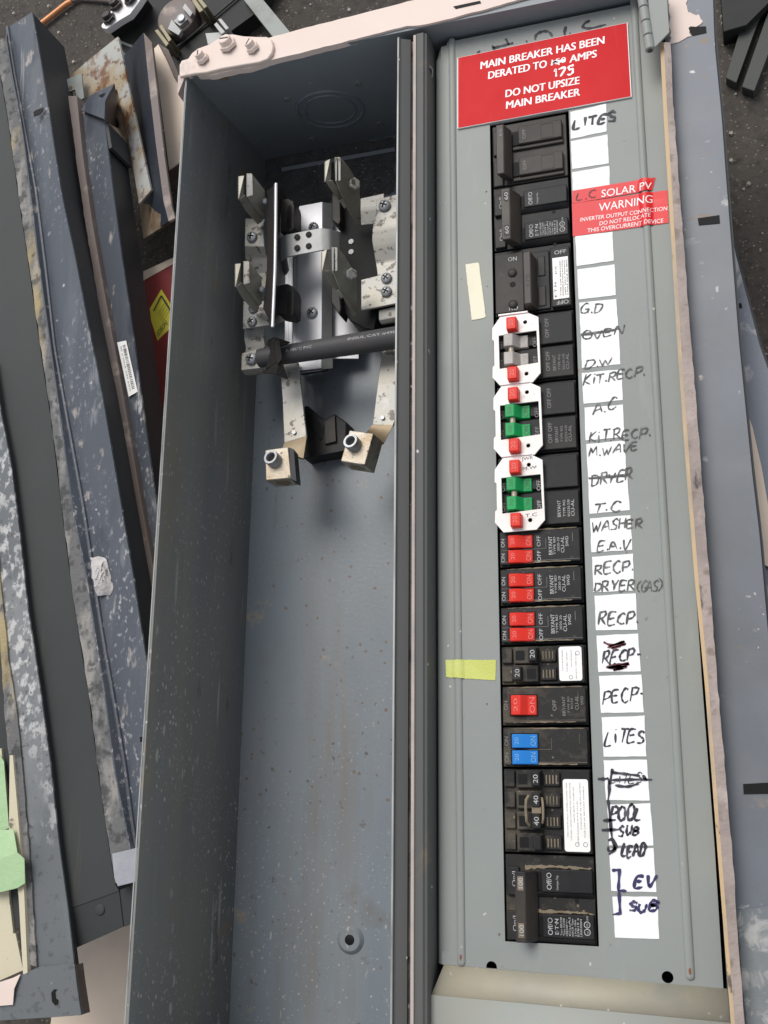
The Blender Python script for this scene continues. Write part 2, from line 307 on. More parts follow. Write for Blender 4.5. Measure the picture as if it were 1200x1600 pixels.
m_navy = mat('dark_navy_tray', (.03,.037,.05), .42, 0, [blot((.1,.11,.13),60,.6,.72,.5)], .05, spec=.18)
m_door = mat('blue_grey_door', (.145,.16,.183), .45, 0, [blot((.105,.112,.12),5,.4,.62,.8), blot((.2,.2,.21),12,.5,.7,.5), blot((.26,.19,.14),30,.66,.72,.8), blot((.55,.54,.5),46,.63,.68,.85,(.5,1,1),mask=(12,.5,.6),dist=.8), spots((.65,.64,.62),60,.11,.9,(8,.48,.6)), spots(WHT,130,.1,.8,(12,.48,.6)), blot((.2,.14,.09),60,.66,.71,.8)], .06)
m_door2 = mat('blue_grey_panel_splashed', (.14,.16,.2), .42, 0, [blot((.5,.49,.47),18,.54,.62,.8,dist=1.2), blot((.06,.05,.05),30,.6,.66,.8)], .2)
m_concr = mat('grey_panel_with_cement_film', (.15,.17,.18), .6, 0, [blot((.42,.41,.39),40,.5,.58,.85,dist=1.5), blot((.3,.3,.28),12,.5,.65,.5)], .2, 500)
m_rusty = mat('rusty_cream_plate', (.42,.42,.39), .5, 0, [blot((.38,.28,.15),30,.44,.58,.8), blot((.19,.085,.035),45,.52,.6,.95,(1,.6,1)), blot((.12,.05,.02),120,.56,.62,.8), blot((.45,.5,.54),9,.55,.75,.8)], .15)
m_brown = mat('brown_primer_edge', (.16,.13,.118), .55, 0, [blot((.4,.32,.27),40,.56,.68,.8), blot((.14,.1,.08),14,.45,.65,.7)], .15)
m_rust = mat('rusted_floor', (.2,.14,.085), .8, 0, [blot((.1,.05,.025),30,.45,.65,.8), blot((.3,.26,.2),40,.55,.7,.7)], .3)
m_crim = mat('dark_red_paint', (.24,.022,.018), .45, 0, [blot((.15,.015,.013),10,.45,.7,.7)], .04)
m_yell = mat('yellow_label_paper', (.78,.68,.05), .5)
m_beige = mat('beige_sheet_paint', (.72,.585,.46), .5, 0, [blot((.58,.48,.4),20,.5,.7,.6), spots((.35,.1,.06),22,.05,.9)], .05)
m_copper = mat('orange_copper', (.6,.25,.1), .4, .3, [blot((.35,.13,.06),40,.5,.7,.6)])
m_brass = mat('olive_brass', (.15,.13,.075), .4, .4, [blot((.07,.06,.03),40,.45,.7,.7)])
m_abysm = mat('black_enclosure_paint', (.02,.02,.02), .5, 0, [blot((.035,.033,.03),14,.45,.7,.7)], spec=.18)
m_olive = mat('dark_green_grey_bar', (.035,.039,.034), .6, 0, [blot((.045,.045,.04),14,.45,.7,.7)], .1)
m_rail = mat('pale_green_grey_rail', (.25,.27,.25), .5, 0, [blot((.14,.13,.11),30,.5,.7,.7)], .1)
m_lgreen = mat('light_green_tape', (.36,.52,.28), .65, 0, [blot((.29,.44,.23),16,.45,.65,.7), blot((.46,.56,.38),70,.55,.7,.5)], .6, 250)
m_cream = mat('cream_wood', (.55,.5,.36), .6, 0, [blot((.55,.48,.33),30,.5,.7,.6,(1,.3,1)), blot((.12,.1,.08),60,.65,.7,.9)], .2)
m_cfoam = mat('grey_mortar_lump', (.56,.53,.52), .9, 0, [blot((.42,.4,.38),60,.45,.65,.8)], .9, 500)
m_grt = mat('grey_cloth_tape', (.3,.3,.33), .7, 0, [blot((.4,.4,.42),30,.5,.7,.6)], .4, 500)
m_ground = mat('dark_asphalt', (.052,.044,.037), .9, 0, [blot((.078,.066,.054),12,.4,.7,.8), blot((.03,.025,.02),120,.5,.66,.8), spots((.3,.26,.2),110,.17,.8,(20,.5,.62)), spots((.2,.17,.13),220,.22,.7)], 1, 260)
m_peb = mat('pebble_stone', (.35,.32,.28), .8, 0, [blot((.2,.18,.15),60,.45,.65,.8)])

# ------------------------------------------------------------------ lettering
_tc = {}
def glyph(sx, bold=.0):
    k = (sx,bold)
    if k not in _tc:
        c = bpy.data.curves.new('t','FONT'); c.body = sx; c.size = 1; c.offset = bold; c.resolution_u = 3
        o = bpy.data.objects.new('t', c); COL.objects.link(o); bpy.context.view_layer.update()
        me = bpy.data.meshes.new_from_object(o.evaluated_get(bpy.context.evaluated_depsgraph_get()))
        V = [(v.co.x,v.co.y) for v in me.vertices]; Fc = [tuple(p.vertices) for p in me.polygons]
        bpy.data.objects.remove(o); bpy.data.curves.remove(c); bpy.data.meshes.remove(me)
        x0 = min(p[0] for p in V); x1 = max(p[0] for p in V)
        _tc[k] = ([((p[0]-x0)/(x1-x0), p[1]/.73) for p in V], Fc)
    return _tc[k]
def txt(mb, sx, o, ex, ey, bold=.012):           # o origin, ex full run, ey cap height (3d vectors)
    V, Fc = glyph(sx, 0); o, ex, ey = Vector(o), Vector(ex), Vector(ey)
    if bold: sh = ey.length*bold*.75*ex.normalized(); n = ex.cross(ey).normalized()*.0012; mb.add([o+ex*a+ey*b-sh for a,b in V], Fc); mb.add([o+ex*a+ey*b+sh+n for a,b in V], Fc)
    else: mb.add([o+ex*a+ey*b for a,b in V], Fc)
def txt_px(mb, sx, p0, p1, h, z, bold=.02, lean=0):
    a, b = Vector(at(*p0,z)), Vector(at(*p1,z)); c = Vector(at(p0[0]+lean,p0[1]-h,z)); txt(mb, sx, a, b-a, c-a, bold)
def up(mb, sx, u, s0, s1, Y, z, h, bold=.012):   # reads upwards: runs from s1 (low) to s0 (high); u is the baseline
    txt(mb, sx, (u,Y-s1,z), (0,s1-s0,0), (-h,0,0), bold)
G = {
'A':['0 0 .4 1 .75 0','.15 .38 .62 .4'],'B':['.05 0 .1 1','c .1 1 .6 .9 .5 .58 .1 .52 .65 .45 .6 .08 .05 0'],'C':['c .65 .85 .4 1 .1 .65 .1 .25 .4 0 .7 .12'],
'D':['.08 0 .12 1','c .0 .98 .55 .9 .7 .5 .45 .05 .02 .02'],'E':['.65 1 .1 .97 .05 .02 .65 .05','.1 .52 .55 .55'],'F':['.65 1 .1 .97 .05 0','.1 .52 .55 .55'],
'G':['c .65 .85 .4 1 .08 .65 .12 .15 .5 .02 .65 .3','.4 .38 .72 .36 .66 0'],'H':['.08 1 .04 0','.65 1 .62 0','.06 .5 .64 .52'],'I':['.2 1 .18 0'],
'i':['.2 .7 .18 0','.2 .95 .22 .9'],'K':['.1 1 .05 0','.65 .95 .08 .45 .7 0'],'L':['.12 1 .06 .05 .62 .05'],'M':['0 0 .12 1 .38 .35 .66 1 .78 0'],
'N':['.05 0 .1 1 .6 .05 .68 1'],'O':['c .4 1 .08 .75 .1 .2 .4 0 .7 .25 .66 .8 .4 1 .3 .98'],'P':['.1 1 .05 0','c .02 .95 .5 1 .68 .78 .5 .5 .1 .45'],
'R':['.1 1 .05 0','c .0 .93 .5 1 .62 .78 .45 .52 .1 .48','.25 .48 .7 0'],'S':['c .65 .85 .4 1 .12 .8 .3 .55 .6 .35 .5 .05 .05 .08'],'T':['0 .97 .75 1','.38 .98 .34 0'],
'U':['c .08 1 .08 .3 .3 0 .6 .25 .66 1'],'V':['.05 1 .32 0 .7 1'],'W':['0 1 .18 0 .4 .7 .6 0 .85 1'],'Y':['.05 1 .35 .5 .7 1','.35 .5 .3 0'],'X':['0 0 .7 1','0 1 .7 0'],
'.':['.1 .12 .16 .06 .2 .0'],'-':['.1 .5 .4 .52'],'(':['c .45 1.1 .1 .7 .12 .2 .5 -.15'],')':['c .0 1.1 .4 .7 .38 .2 .02 -.15'],
'1':['.1 .8 .3 1 .26 0'],'7':['0 .97 .65 1 .25 0'],'5':['.65 1 .2 .97 .15 .58','c .15 .55 .5 .62 .62 .3 .4 .02 .05 .06'],'0':['c .4 1 .1 .7 .12 .2 .4 0 .65 .3 .6 .8 .4 1 .3 .97'],' ':[]}
WID = {'.':.35,'I':.45,'i':.42,'1':.5,'-':.5,'(':.55,')':.5,' ':.4,'M':.95,'W':1.0}
def smooth_line(p, k=6):
    out = []
    for i in range(len(p)-1):
        a,b,c,d = p[max(i-1,0)],p[i],p[i+1],p[min(i+2,len(p)-1)]
        for j in range(k):
            t = j/k; out.append(tuple(.5*(2*b[q]+(c[q]-a[q])*t+(2*a[q]-5*b[q]+4*c[q]-d[q])*t*t+(3*b[q]-a[q]-3*c[q]+d[q])*t**3) for q in (0,1)))
    return out+[p[-1]]
def dense(p, k=4):
    out = []
    for a,b in zip(p,p[1:]):
        for j in range(k): out.append((a[0]+(b[0]-a[0])*j/k, a[1]+(b[1]-a[1])*j/k))
    return out+[p[-1]]
def hand(mb, sx, p0, p1, h, z=.02, wd=.045, slant=.12):
    tot = sum(WID.get(c,.82) for c in sx)-.12; x = 0; dz = 0
    for c in sx:
        jx, jy, js, rt = random.uniform(-.05,.05), random.uniform(-.1,.1), random.uniform(.85,1.15), random.uniform(-.13,.13)
        for st in G[c]:
            cv = st[0] == 'c'; nums = [float(q) for q in st.lstrip('c ').split()]
            pts = [(nums[i],nums[i+1]*js+jy) for i in range(0,len(nums),2)]
            pts = [(a+b*rt+random.uniform(-.035,.035), b+random.uniform(-.04,.04)) for a,b in pts]
            pts = smooth_line(pts) if cv or len(pts) < 5 else dense(pts)
            W = []
            for a,b in pts:
                t = (x+a+jx)/tot; u = p0[0]+(p1[0]-p0[0])*t+slant*b*h; v = p0[1]+(p1[1]-p0[1])*t-b*h
                W.append(at(u,v,z))
            mb.ribbon(W, wd, z+dz); dz += .0008
        x += WID.get(c,.82)
def scrawl(mb, pts, z=.024, wd=.05, cv=True):
    q = smooth_line(pts,5) if cv else dense(pts,5)
    mb.ribbon([at(u,v,z) for u,v in q], wd, z); 

# ================================================================== SETTING
MB().box(-400,400,-400,400,-6.3,-5.9).build('ground', m_ground, smooth=False)['kind'] = 'structure'
g = bpy.data.objects['ground']
pb = MB(); rnd = random.Random(3)
for i in range(900):
    x, y = rnd.uniform(-26,-4), rnd.uniform(26,42)
    if i % 2: x, y = rnd.uniform(6.5,13), rnd.uniform(8,34)
    r = rnd.choice((.02,.025,.03,.03,.04,.05,.05,.07,.11)); k = rnd.uniform(0,3)
    pb.loft([(x+r*math.cos(k+a)*rnd.uniform(.7,1.2),y+r*math.sin(k+a)*rnd.uniform(.7,1.2),-5.92) for a in (0,1.2,2.5,3.8,5)], [(x+.6*r*math.cos(k+a),y+.6*r*math.sin(k+a),-5.9+r*.8) for a in (0,1.2,2.5,3.8,5)])
tag(pb.build('gravel', m_peb), 'small pale stones scattered over the dark ground', 'gravel', kind='stuff')

# ================================================================== ELECTRICAL PANEL
XL, XD, YT, YB, ZR, ZB = -9.62, -2.59, 25.35, -3.75, .75, -5.0
pan = thing('electrical_panel', 'long open grey electrical enclosure with peach rim, meter bay and red handled breakers', 'electrical panel', (-2,11,ZB))
MB().box(XL,4.98,YB,25.85,ZB-.08,ZB).build('back_panel', m_in, pan, .01)
# left wall, slightly tapering outwards
MB().loft([(XL+.1,YB,ZB),(XL+.1,25.85,ZB),(XL+.03,25.85,ZB),(XL+.03,YB,ZB)],[(XL+.08,YB,ZR),(XL+.02,YT,ZR),(XL-.05,YT,ZR),(XL+.01,YB,ZR)]).build('side_wall', m_wall, pan, .01)
MB().box(XL-.045,XL-.01,YB,YT-.5,ZR,ZR+.012).build('wall_edge', m_edgd, pan)
MB().loft([(XL+.1,25.8,ZB),(4.95,25.8,ZB),(4.95,25.9,ZB),(XL+.1,25.9,ZB)],[(XL,YT-.04,ZR-.05),(4.95,YT-.22,ZR-.05),(4.95,YT,ZR-.05),(XL,YT,ZR-.05)]).build('end_wall', m_top, pan)
MB().box(XL+.1,4.95,YB-.08,YB,ZB,ZR).build('end_wall', m_in, pan)
# crease at the back of the end wall, knockouts
def at_end(u, v):
    y = 25.6
    for _ in range(8):
        p = aty(u,v,y); f = (ZR-.05-p[2])/5.75; g_ = (p[0]-XL)/14.6; y = (YT-.04-.18*g_)*(1-f)+25.8*f
    return (p[0],y-.015,p[2])
ko = MB(); c = Vector(at_end(516,170)); axis = Vector((0,-1,-.09)).normalized()
def ring(mb, c, r, t, n=40):
    a = axis.orthogonal().normalized(); b = axis.cross(a)
    mb.tube([c+r*(math.cos(i*2*math.pi/n)*a+math.sin(i*2*math.pi/n)*b) for i in range(n+1)], t, 6)
ring(ko, c, 1.12, .06); ring(ko, c, .86, .05)
ko.build('knockout', m_in, pan)
for u,v in ((448,155),(559,130),(593,193),(488,217)):
    p = Vector(at_end(u,v)); d = MB(); d.lathe(p+axis*-.02, [(.15,0),(.13,.05),(.07,.06),(.06,-.02),(.01,-.02)], 16, axis); d.build('dimple', m_wall, pan)
d = MB(); p = Vector(at_end(348,119)); d.lathe(p, [(.2,0),(.19,.03),(.09,.03),(.06,-.03),(.01,-.03)], 18, axis); d.build('dimple', m_rust, pan)
d = MB(); c = at(548,1468,ZB); d.lathe(c, [(.42,0),(.36,.06),(.31,.1),(.14,.1)], 28); d.build('floor_boss', m_in, pan)
d = MB(); d.lathe((c[0],c[1],c[2]+.1), [(.15,.0),(.14,.006)], 22); d.build('boss_hole', m_pit, pan)
# filings lying at the far end of the floor
q = [(413,283),(417,247),(470,236),(540,226),(617,214),(617,300),(560,318),(505,330),(450,335),(420,330)]
pl = [at(u,v,ZB) for u,v in q]; d = MB(); d.prism(rough_edge([(p[0],p[1],0) for p in pl],.04,70), ZB-.01, ZB+.02)
d.build('filings_dust', m_shav, pan)['kind'] = 'stuff'
d = MB(); rnd = random.Random(5)
for i in range(120):
    u, v = rnd.uniform(415,616), rnd.uniform(225,335); z = ZB+.03; x, y, _ = at(u,v,z); r = rnd.uniform(.012,.035); a = rnd.uniform(0,3.1)
    d.add([(x+r*math.cos(a),y+r*math.sin(a),z),(x+.5*r*math.cos(a+2),y+.5*r*math.sin(a+2),z+r),(x-r*math.cos(a),y-r*math.sin(a),z+.01),(x-.4*r*math.cos(a+2),y-.4*r*math.sin(a+2),z)], [(0,1,2,3)])
d.build('metal_filings', m_clip, pan)['kind'] = 'stuff'
d = MB(); d.sheet([at(440,268,ZB+.05),at(617,236,ZB+.05),at(617,230,ZB+.1),at(440,262,ZB+.1)],.04); d.build('floor_crease', m_top, pan)
# divider between the bays
XE = -2.5
MB().box(XD,XD+.055,YB,YT-.35,ZB,ZR+.02).build('divider', m_div, pan)
MB().box(XD-.004,XD+.04,YB,YT-.36,ZR+.02,ZR+.03).build('wall_edge', m_edge, pan)
MB().loft([(XD+.055,YB,ZR-.14),(-2.25,YB,ZR-.3),(-2.25,YT-.36,ZR-.3),(XD+.055,YT-.36,ZR-.14)],[(XD+.055,YB,ZR-.04),(-2.25,YB,ZR-.18),(-2.25,YT-.36,ZR-.18),(XD+.055,YT-.36,ZR-.04)]).build('divider_flange', m_div, pan)
MB().box(-2.25,-2.12,YB,YT-.36,ZR-.36,ZR-.28).build('divider_groove', m_divb, pan)
d = MB(); rnd = random.Random(11)
for v0,v1,n in ((60,165,130),(1352,1372,20),(1490,1530,18),(510,530,6)):
    for i in range(n):
        v = rnd.uniform(v0,v1); p = Vector(at(rnd.uniform(633,641),v,ZR-.26)); r = rnd.uniform(.03,.07)
        e = [Vector((rnd.uniform(-1,1),rnd.uniform(-1,1),rnd.uniform(-.3,1)))*r for _ in range(4)]
        d.add([p+k for k in e],[(0,1,2),(0,2,3),(1,2,3)])
d.build('crumbled_filler', m_divb, pan, smooth=False)['kind'] = 'stuff'
d = MB(); d.box(-2.12,-2.035,YB,YT-.36,ZR-.3,ZR-.01); d.build('sealing_strip', m_pstrip, pan, .012)
d = MB(); d.prism_y([(-2.035,ZR-.06),(-1.83,ZR-.06),(-1.79,ZR-.12),(-1.74,ZR-.14),(-1.72,ZR-.3),(-1.72,-.6),(-1.78,-.6),(-1.8,ZR-.25),(-2.035,ZR-.16)], YB, YT-.3); d.build('divider_flange', m_div, pan)
# hook clip
d = MB(); d.strip([at(664,92,.45),at(668,101,.45),at(674,104,.4),at(677,108,.3),at(676,121,.15)],[at(664,92,.05),at(668,101,.05),at(674,104,.05),at(677,108,.02),at(676,121,.02)],.05,24); d.build('hook_clip', m_front, pan)
# rim on the far end: peach flange
fl = [at(u,v,ZR+.03) for u,v in ((287,120),(300,112),(330,118),(420,95),(480,80),(560,60),(622,44),(634,41),(668,38),(760,14),(830,-6),(1010,-48),(1010,-90),(700,-14),(650,-1),(560,22),(430,56),(340,82),(292,96))]
d = MB(); d.prism(rough_edge(fl,.012,150), ZR-.2, ZR+.03); d.build('end_flange', m_pink, pan, .02)
d = MB(); d.box(-2.2,4.95,YT+.05,YT+.12,-4.9,ZR-.1); d.build('end_wall', m_pink, pan)
d = MB(); d.sheet(P3([(708,10,.79),(750,1,.79),(752,5,.79),(712,14,.79)]),.008); d.build('slot', m_pit, pan)
# corner of left wall under the hub (peach tab)
d = MB(); d.sheet(P3([(279,119,.74),(290,118,.74),(296,140,.2),(290,168,-.6),(287,160,-.3),(278,147,.5)]),.04); d.build('corner_tab', m_pink, pan, .01)
# hub closing plate
hp = [(280,101),(283,95),(293,92),(300,82),(308,76),(325,70),(340,60),(352,54),(364,53),(380,56),(400,57),(416,57),(424,61),(427,71),(425,82),(418,92),(405,97),(380,101),(346,107),(322,113),(303,115),(280,120)]
d = MB(); d.prism([at(u,v,ZR+.16) for u,v in hp], ZR+.035, ZR+.16); hub = d.build('hub_plate', m_pink, pan, .05, seg=3)
d = MB(); d.prism([at(u,v,ZR-.05) for u,v in ((306,114),(346,107),(380,101),(405,97),(418,94),(416,98),(388,107),(345,112),(318,118),(308,118))], ZR-.28, ZR-.04); d.build('hub_lip', m_pink, pan, .03, seg=3)
def slot_screw(p, r, h, ax, ang, parent, m=m_pink):
    d = MB(); p = Vector(p); ax = Vector(ax).normalized()
    d.lathe(p, [(r*1.45,0),(r*1.45,h*.35),(r*1.35,h*.42)], 6, ax)
    d.lathe(p+ax*h*.4, [(r,0),(r,h*.5),(r*.86,h*.6)], 20, ax); o = d.build('screw', m, parent, .012)
    a = ax.orthogonal().normalized(); a = (Matrix.Rotation(ang,3,ax) @ a); b = ax.cross(a); e = MB(); c = p+ax*(h*1.003)
    e.add([c+a*r*.82+b*r*.13,c-a*r*.82+b*r*.13,c-a*r*.82-b*r*.13,c+a*r*.82-b*r*.13,c+a*r*.82+b*r*.13+ax*.01,c-a*r*.82+b*r*.13+ax*.01,c-a*r*.82-b*r*.13+ax*.01,c+a*r*.82-b*r*.13+ax*.01],[(0,1,2,3),(4,5,6,7),(0,1,5,4),(1,2,6,5),(2,3,7,6),(3,0,4,7)])
    e.build('slot', m_barr, o)
slot_screw(at(318,94,ZR+.16), .15, .3, (-.25,.35,1), 1.0, hub)
slot_screw(at(396,77,ZR+.16), .15, .3, (-.25,.35,1), .5, hub)
slot_screw(at(357,72,ZR+.16), .2, .3, (-.1,.3,1), 2.1, hub, m_pink)
# ---- dead front
BX0, BX1 = 0, 2.19
def circ(c, r, n=24): return [(c[0]+r*math.cos(i*2*math.pi/n), c[1]+r*math.sin(i*2*math.pi/n)) for i in range(n)]
h1, h2 = at(768,1511,0), at(1043,1527,0)
win = [(0,0),(2.2,-.0),(2.24,22.03),(-.03,22.03)]
outer = [(-1.3,-.6),(at(1130,1540,0)[0],-.72)]+[at(u,v,0)[:2] for u,v in ((1117,1330),(1097,1067),(1082,840),(1074,734),(1060,534),(1048,330),(1042,200),(1036,100))]+[(4.8,25.05),(-1.28,25.1),(-1.3,24.95)]
df = MB().plate(outer, [win[::-1], circ(h1,.13), circ(h2,.13)], 0, .06).build('dead_front', m_front, pan)
d = MB()                                           # left roll of the dead front
prof = [(-1.3,0),(-1.45,-.015),(-1.58,-.06),(-1.66,-.13),(-1.7,-.25),(-1.76,-.25),(-1.72,-.1),(-1.62,.0-.0),(-1.45,.045-.045)]
prof = [(-1.3,0),(-1.48,-.02),(-1.6,-.07),(-1.67,-.15),(-1.7,-.3),(-1.64,-.3),(-1.6,-.17),(-1.54,-.11),(-1.46,-.08),(-1.3,-.06)]
d.prism_y(prof, -.6, 24.6); d.loft([(x+.0,24.6,z) for x,z in prof],[(x+.12 if x<-1.5 else x,25.0,z) for x,z in prof]); d.build('rolled_edge', m_front, df)
# embossed beads
def bead(p0, p1, w):
    d = MB(); a, b = Vector(at(*p0,0)), Vector(at(*p1,0)); n = 60; vs = []; fs = []; k = 8
    t = (b-a).normalized(); sd = Vector((t.y,-t.x,0)); Lh = (b-a).length
    tip = [w*k/8 for k in range(9)]; SS = tip+[w+(Lh-2*w)*k/50 for k in range(1,50)]+[Lh-q for q in tip[::-1]]; n = len(SS)-1
    for s in SS:
        e = min(1, math.sqrt(max(0,1-(1-min(1,min(s,Lh-s)/w))**2)))+.02
        for j in range(k+1):
            q = math.pi*j/k; vs.append(a+t*s+sd*(-math.cos(q)*w*e)+Vector((0,0,.003+math.sin(q)*w*.62*e)))
    for i in range(n):
        for j in range(k): fs.append((i*(k+1)+j,i*(k+1)+j+1,(i+1)*(k+1)+j+1,(i+1)*(k+1)+j))
    d.add(vs,fs); o = d.build('bead', m_front, df); return b
e1 = bead((706,60),(721,1510),.1); e2 = bead((990,-4),(1079,1532),.1)
for e in (e1,e2):
    d = MB(); d.prism(rough_edge([(e.x+a*.03,e.y+.2+b*.08,0) for a,b in circ((0,0),1,10)],.012,18), .05, .068); d.build('rust_spot', m_rusts, df)
# bottom bend
d = MB(); pr = [(-.6,0),(-1.22,.33),(-4,.36)]
for k_, ((ya,za),(yb,zb)) in enumerate(zip(pr,pr[1:])):
    d = MB(); xa, xb = -1.5-.25*max(0,min(1,za/.38)), -1.5-.25*max(0,min(1,zb/.38))
    d.add([(xa,ya,za),(5.0,ya-.12,za),(5.0,yb-.12,zb),(xb,yb,zb)],[(0,1,2,3)])
    o = d.build('bottom_bend', m_band if k_ == 0 else m_lip, df); so = o.modifiers.new('solid','SOLIDIFY'); so.thickness = .05*IN; so.offset = -1
d = MB(); d.box(-1.55,-1.3,-.6,-.3,-.05,-.005); d.build('bottom_bend', m_front, df)
d = MB(); rr_ = random.Random(21)
for i in range(46):
    u, v = rr_.uniform(690,1120), rr_.uniform(210,1500); x, y, _ = at(u,v,0)
    if not (-1.25 < x < 4.6) or -.1 < x < 2.3 or (2.3 < x < 3.75): continue
    r = rr_.uniform(.012,.04); d.loft([(x+r*math.cos(a)*rr_.uniform(.6,1.2),y+r*math.sin(a)*rr_.uniform(.6,1.2),-.005) for a in (0,1.3,2.6,3.9,5.2)],[(x+.6*r*math.cos(a),y+.6*r*math.sin(a),r*.5) for a in (0,1.3,2.6,3.9,5.2)])
d.build('dirt_crumbs', m_dust, df)['kind'] = 'stuff'
# marker scribble half hidden under the sign
d = MB()
for ln in ([(746,83),(750,79)],[(769,71),(773,78)],[(770,75),(786,71),(802,67)],[(790,60),(795,70)],[(822,65),(824,64)],[(836,62),(838,54),(848,49),(858,50),(863,57)],[(884,41),(882,52),(884,57)],[(890,53),(892,52)],[(922,32),(914,36),(911,42),(922,44),(947,38)]): scrawl(d, ln, .012, .075)
d.build('marker_writing', m_ink, df)
# right hand rim
yl_ = [(1031,66),(1038,200),(1046,330),(1058,534),(1072,734),(1085,900),(1101,1067),(1121,1330),(1139,1560),(1145,1640)]
d = MB(); d.strip([at(u,v,.6) for u,v in yl_],[at(u+7,v,.6) for u,v in yl_],.5,60); d.build('rim_edge', m_yel, pan)
a = [at(u+6,v,.75) for u,v in yl_]
b = P3([(1048,66,.75),(1051,150,.75),(1062,300,.75),(1080,534,.75),(1096,734,.75),(1108,900,.75),(1121,1067,.75),(1144,1330,.75),(1160,1560,.75),(1167,1640,.75)])
b2 = [(p[0]+.007*math.sin(i*5),p[1],p[2]) for i,p in enumerate(resample(b,60))]; b2 = [(p[0]+random.uniform(-.012,.012),p[1],p[2]) for p in resample(b,120)]
d = MB(); d.strip(a, b2, .3, 120); d.build('chipped_rim', m_pinkd, pan)
d = MB(); d.box(4.98,5.06,YB,25.2,ZB,.35); d.build('side_wall', m_div, pan)
# hinge
hg = MB(); hg.sheet(P3([(1010,-30,.86),(1040,-30,.86),(1046,50,.86),(1021,76,.86),(1016,40,.86)]),.07)
hg = hg.build('hinge', m_front, pan, .012)
a, b = Vector(at(999,-30,.85)), Vector(at(1016,79,.85)); n = 5
for i in range(n):
    p, q = a.lerp(b,i/n+.006), a.lerp(b,(i+1)/n-.006); d = MB(); d.cyl(p,q,.13,n=18); d.build('knuckle', m_front, hg, .02)
d = MB(); t = (b-a).normalized(); d.cyl(b, b+t*.02, .06); d.build('hinge_pin', m_barr, hg)
# white plastic seen through the slot beside the dead front
d = MB(); d.box(-1.78,-1.5,17.0,17.45,-.75,-.6); d.box(-1.75,-1.5,16.1,16.55,-.75,-.6); d.build('white_insulator', m_plate, pan)
MB().box(-1.7,4.95,-.3,25.2,-1.6,-1.5).build('dark_interior_sheet', m_pit, pan)  # black sheet added in place of the unlit depth behind the dead front

# ================================================================== BREAKERS
SL = [0,2,4,6,8,10,12,13,14,15,16,17,18,20,22]
def Yt(i): return 22-SL[i]
def base(b, Y, n, m=m_black, z=.0):
    d = MB(); d.box(.03,2.15,Y-n+.025,Y-.025,-1.45,z-.06); d.build('body', m, b, .02); return d
def brk(name, label, i, cat='circuit breaker', group=None):
    Y = Yt(i); n = SL[i+1]-SL[i]; return thing(name, label, cat, (1.1,Y-n/2,-1.45), group), Y, n
def face(b, Y, u0, u1, s0, s1, z=.1, m=m_black, name='face', bev=.025, z0=-.3):
    d = MB(); d.box(u0,u1,Y-s1,Y-s0,z0,z); return d.build(name, m, b, bev)
def ringmark(mb, u, y, z, r):
    n = 20; vs = [(u+q*math.cos(i*2*math.pi/n),y+q*math.sin(i*2*math.pi/n),z) for i in range(n) for q in (r,r*.78)]
    mb.add(vs,[(2*i,2*i+1,(2*i+3)%(2*n),(2*i+2)%(2*n)) for i in range(n)])
def lever(b, Y, prof, s0, s1, m=m_blk2, name='handle', bev=.025):
    d = MB(); d.prism_y(prof, Y-s1, Y-s0); return d.build(name, m, b, bev)
Z = .106
# 1: brown-black two pole
b, Y, n = brk('circuit_breaker', 'brown-black two-pole breaker marked 60 at the very top of the column, under the red sign', 0)
base(b,Y,n,m_brk)
t = MB()
for s in (.27,1.26):
    face(b,Y,.8,2.04,s,s+.56,.1,m_brk); face(b,Y,.62,2.06,s+.57,s+.68,.02,m_brk,'ledge'); face(b,Y,.06,.34,s-.05,s+.75,.02,m_brk,'side_plate')
    d = MB(); d.box(.6,.78,Y-s-.5,Y-s-.06,-.2,-.02); d.build('slot', m_pit, b)
    up(t,'OFF',1.02,s+.12,s+.42,Y,Z,.1,.005)
    d = MB(); 
    for x0,x1,y0,y1 in ((1.44,1.45,s+.07,s+.5),(1.79,1.8,s+.07,s+.5),(1.44,1.8,s+.5,s+.51),(1.44,1.8,s+.06,s+.07)): d.box(x0,x1,Y-y1,Y-y0,.1,.108)
    d.build('panel_line', m_blk2, b)
h = lever(b,Y,[(.38,.05),(.62,.05),(.46,.46),(.24,.46)],.34,1.9,m_hand)
t2 = MB(); up(t2,'60',.42,.5,.72,Y,.468,.1,.01); t2.build('rating_number', m_printg, h)
t.build('lettering', m_printg, b)
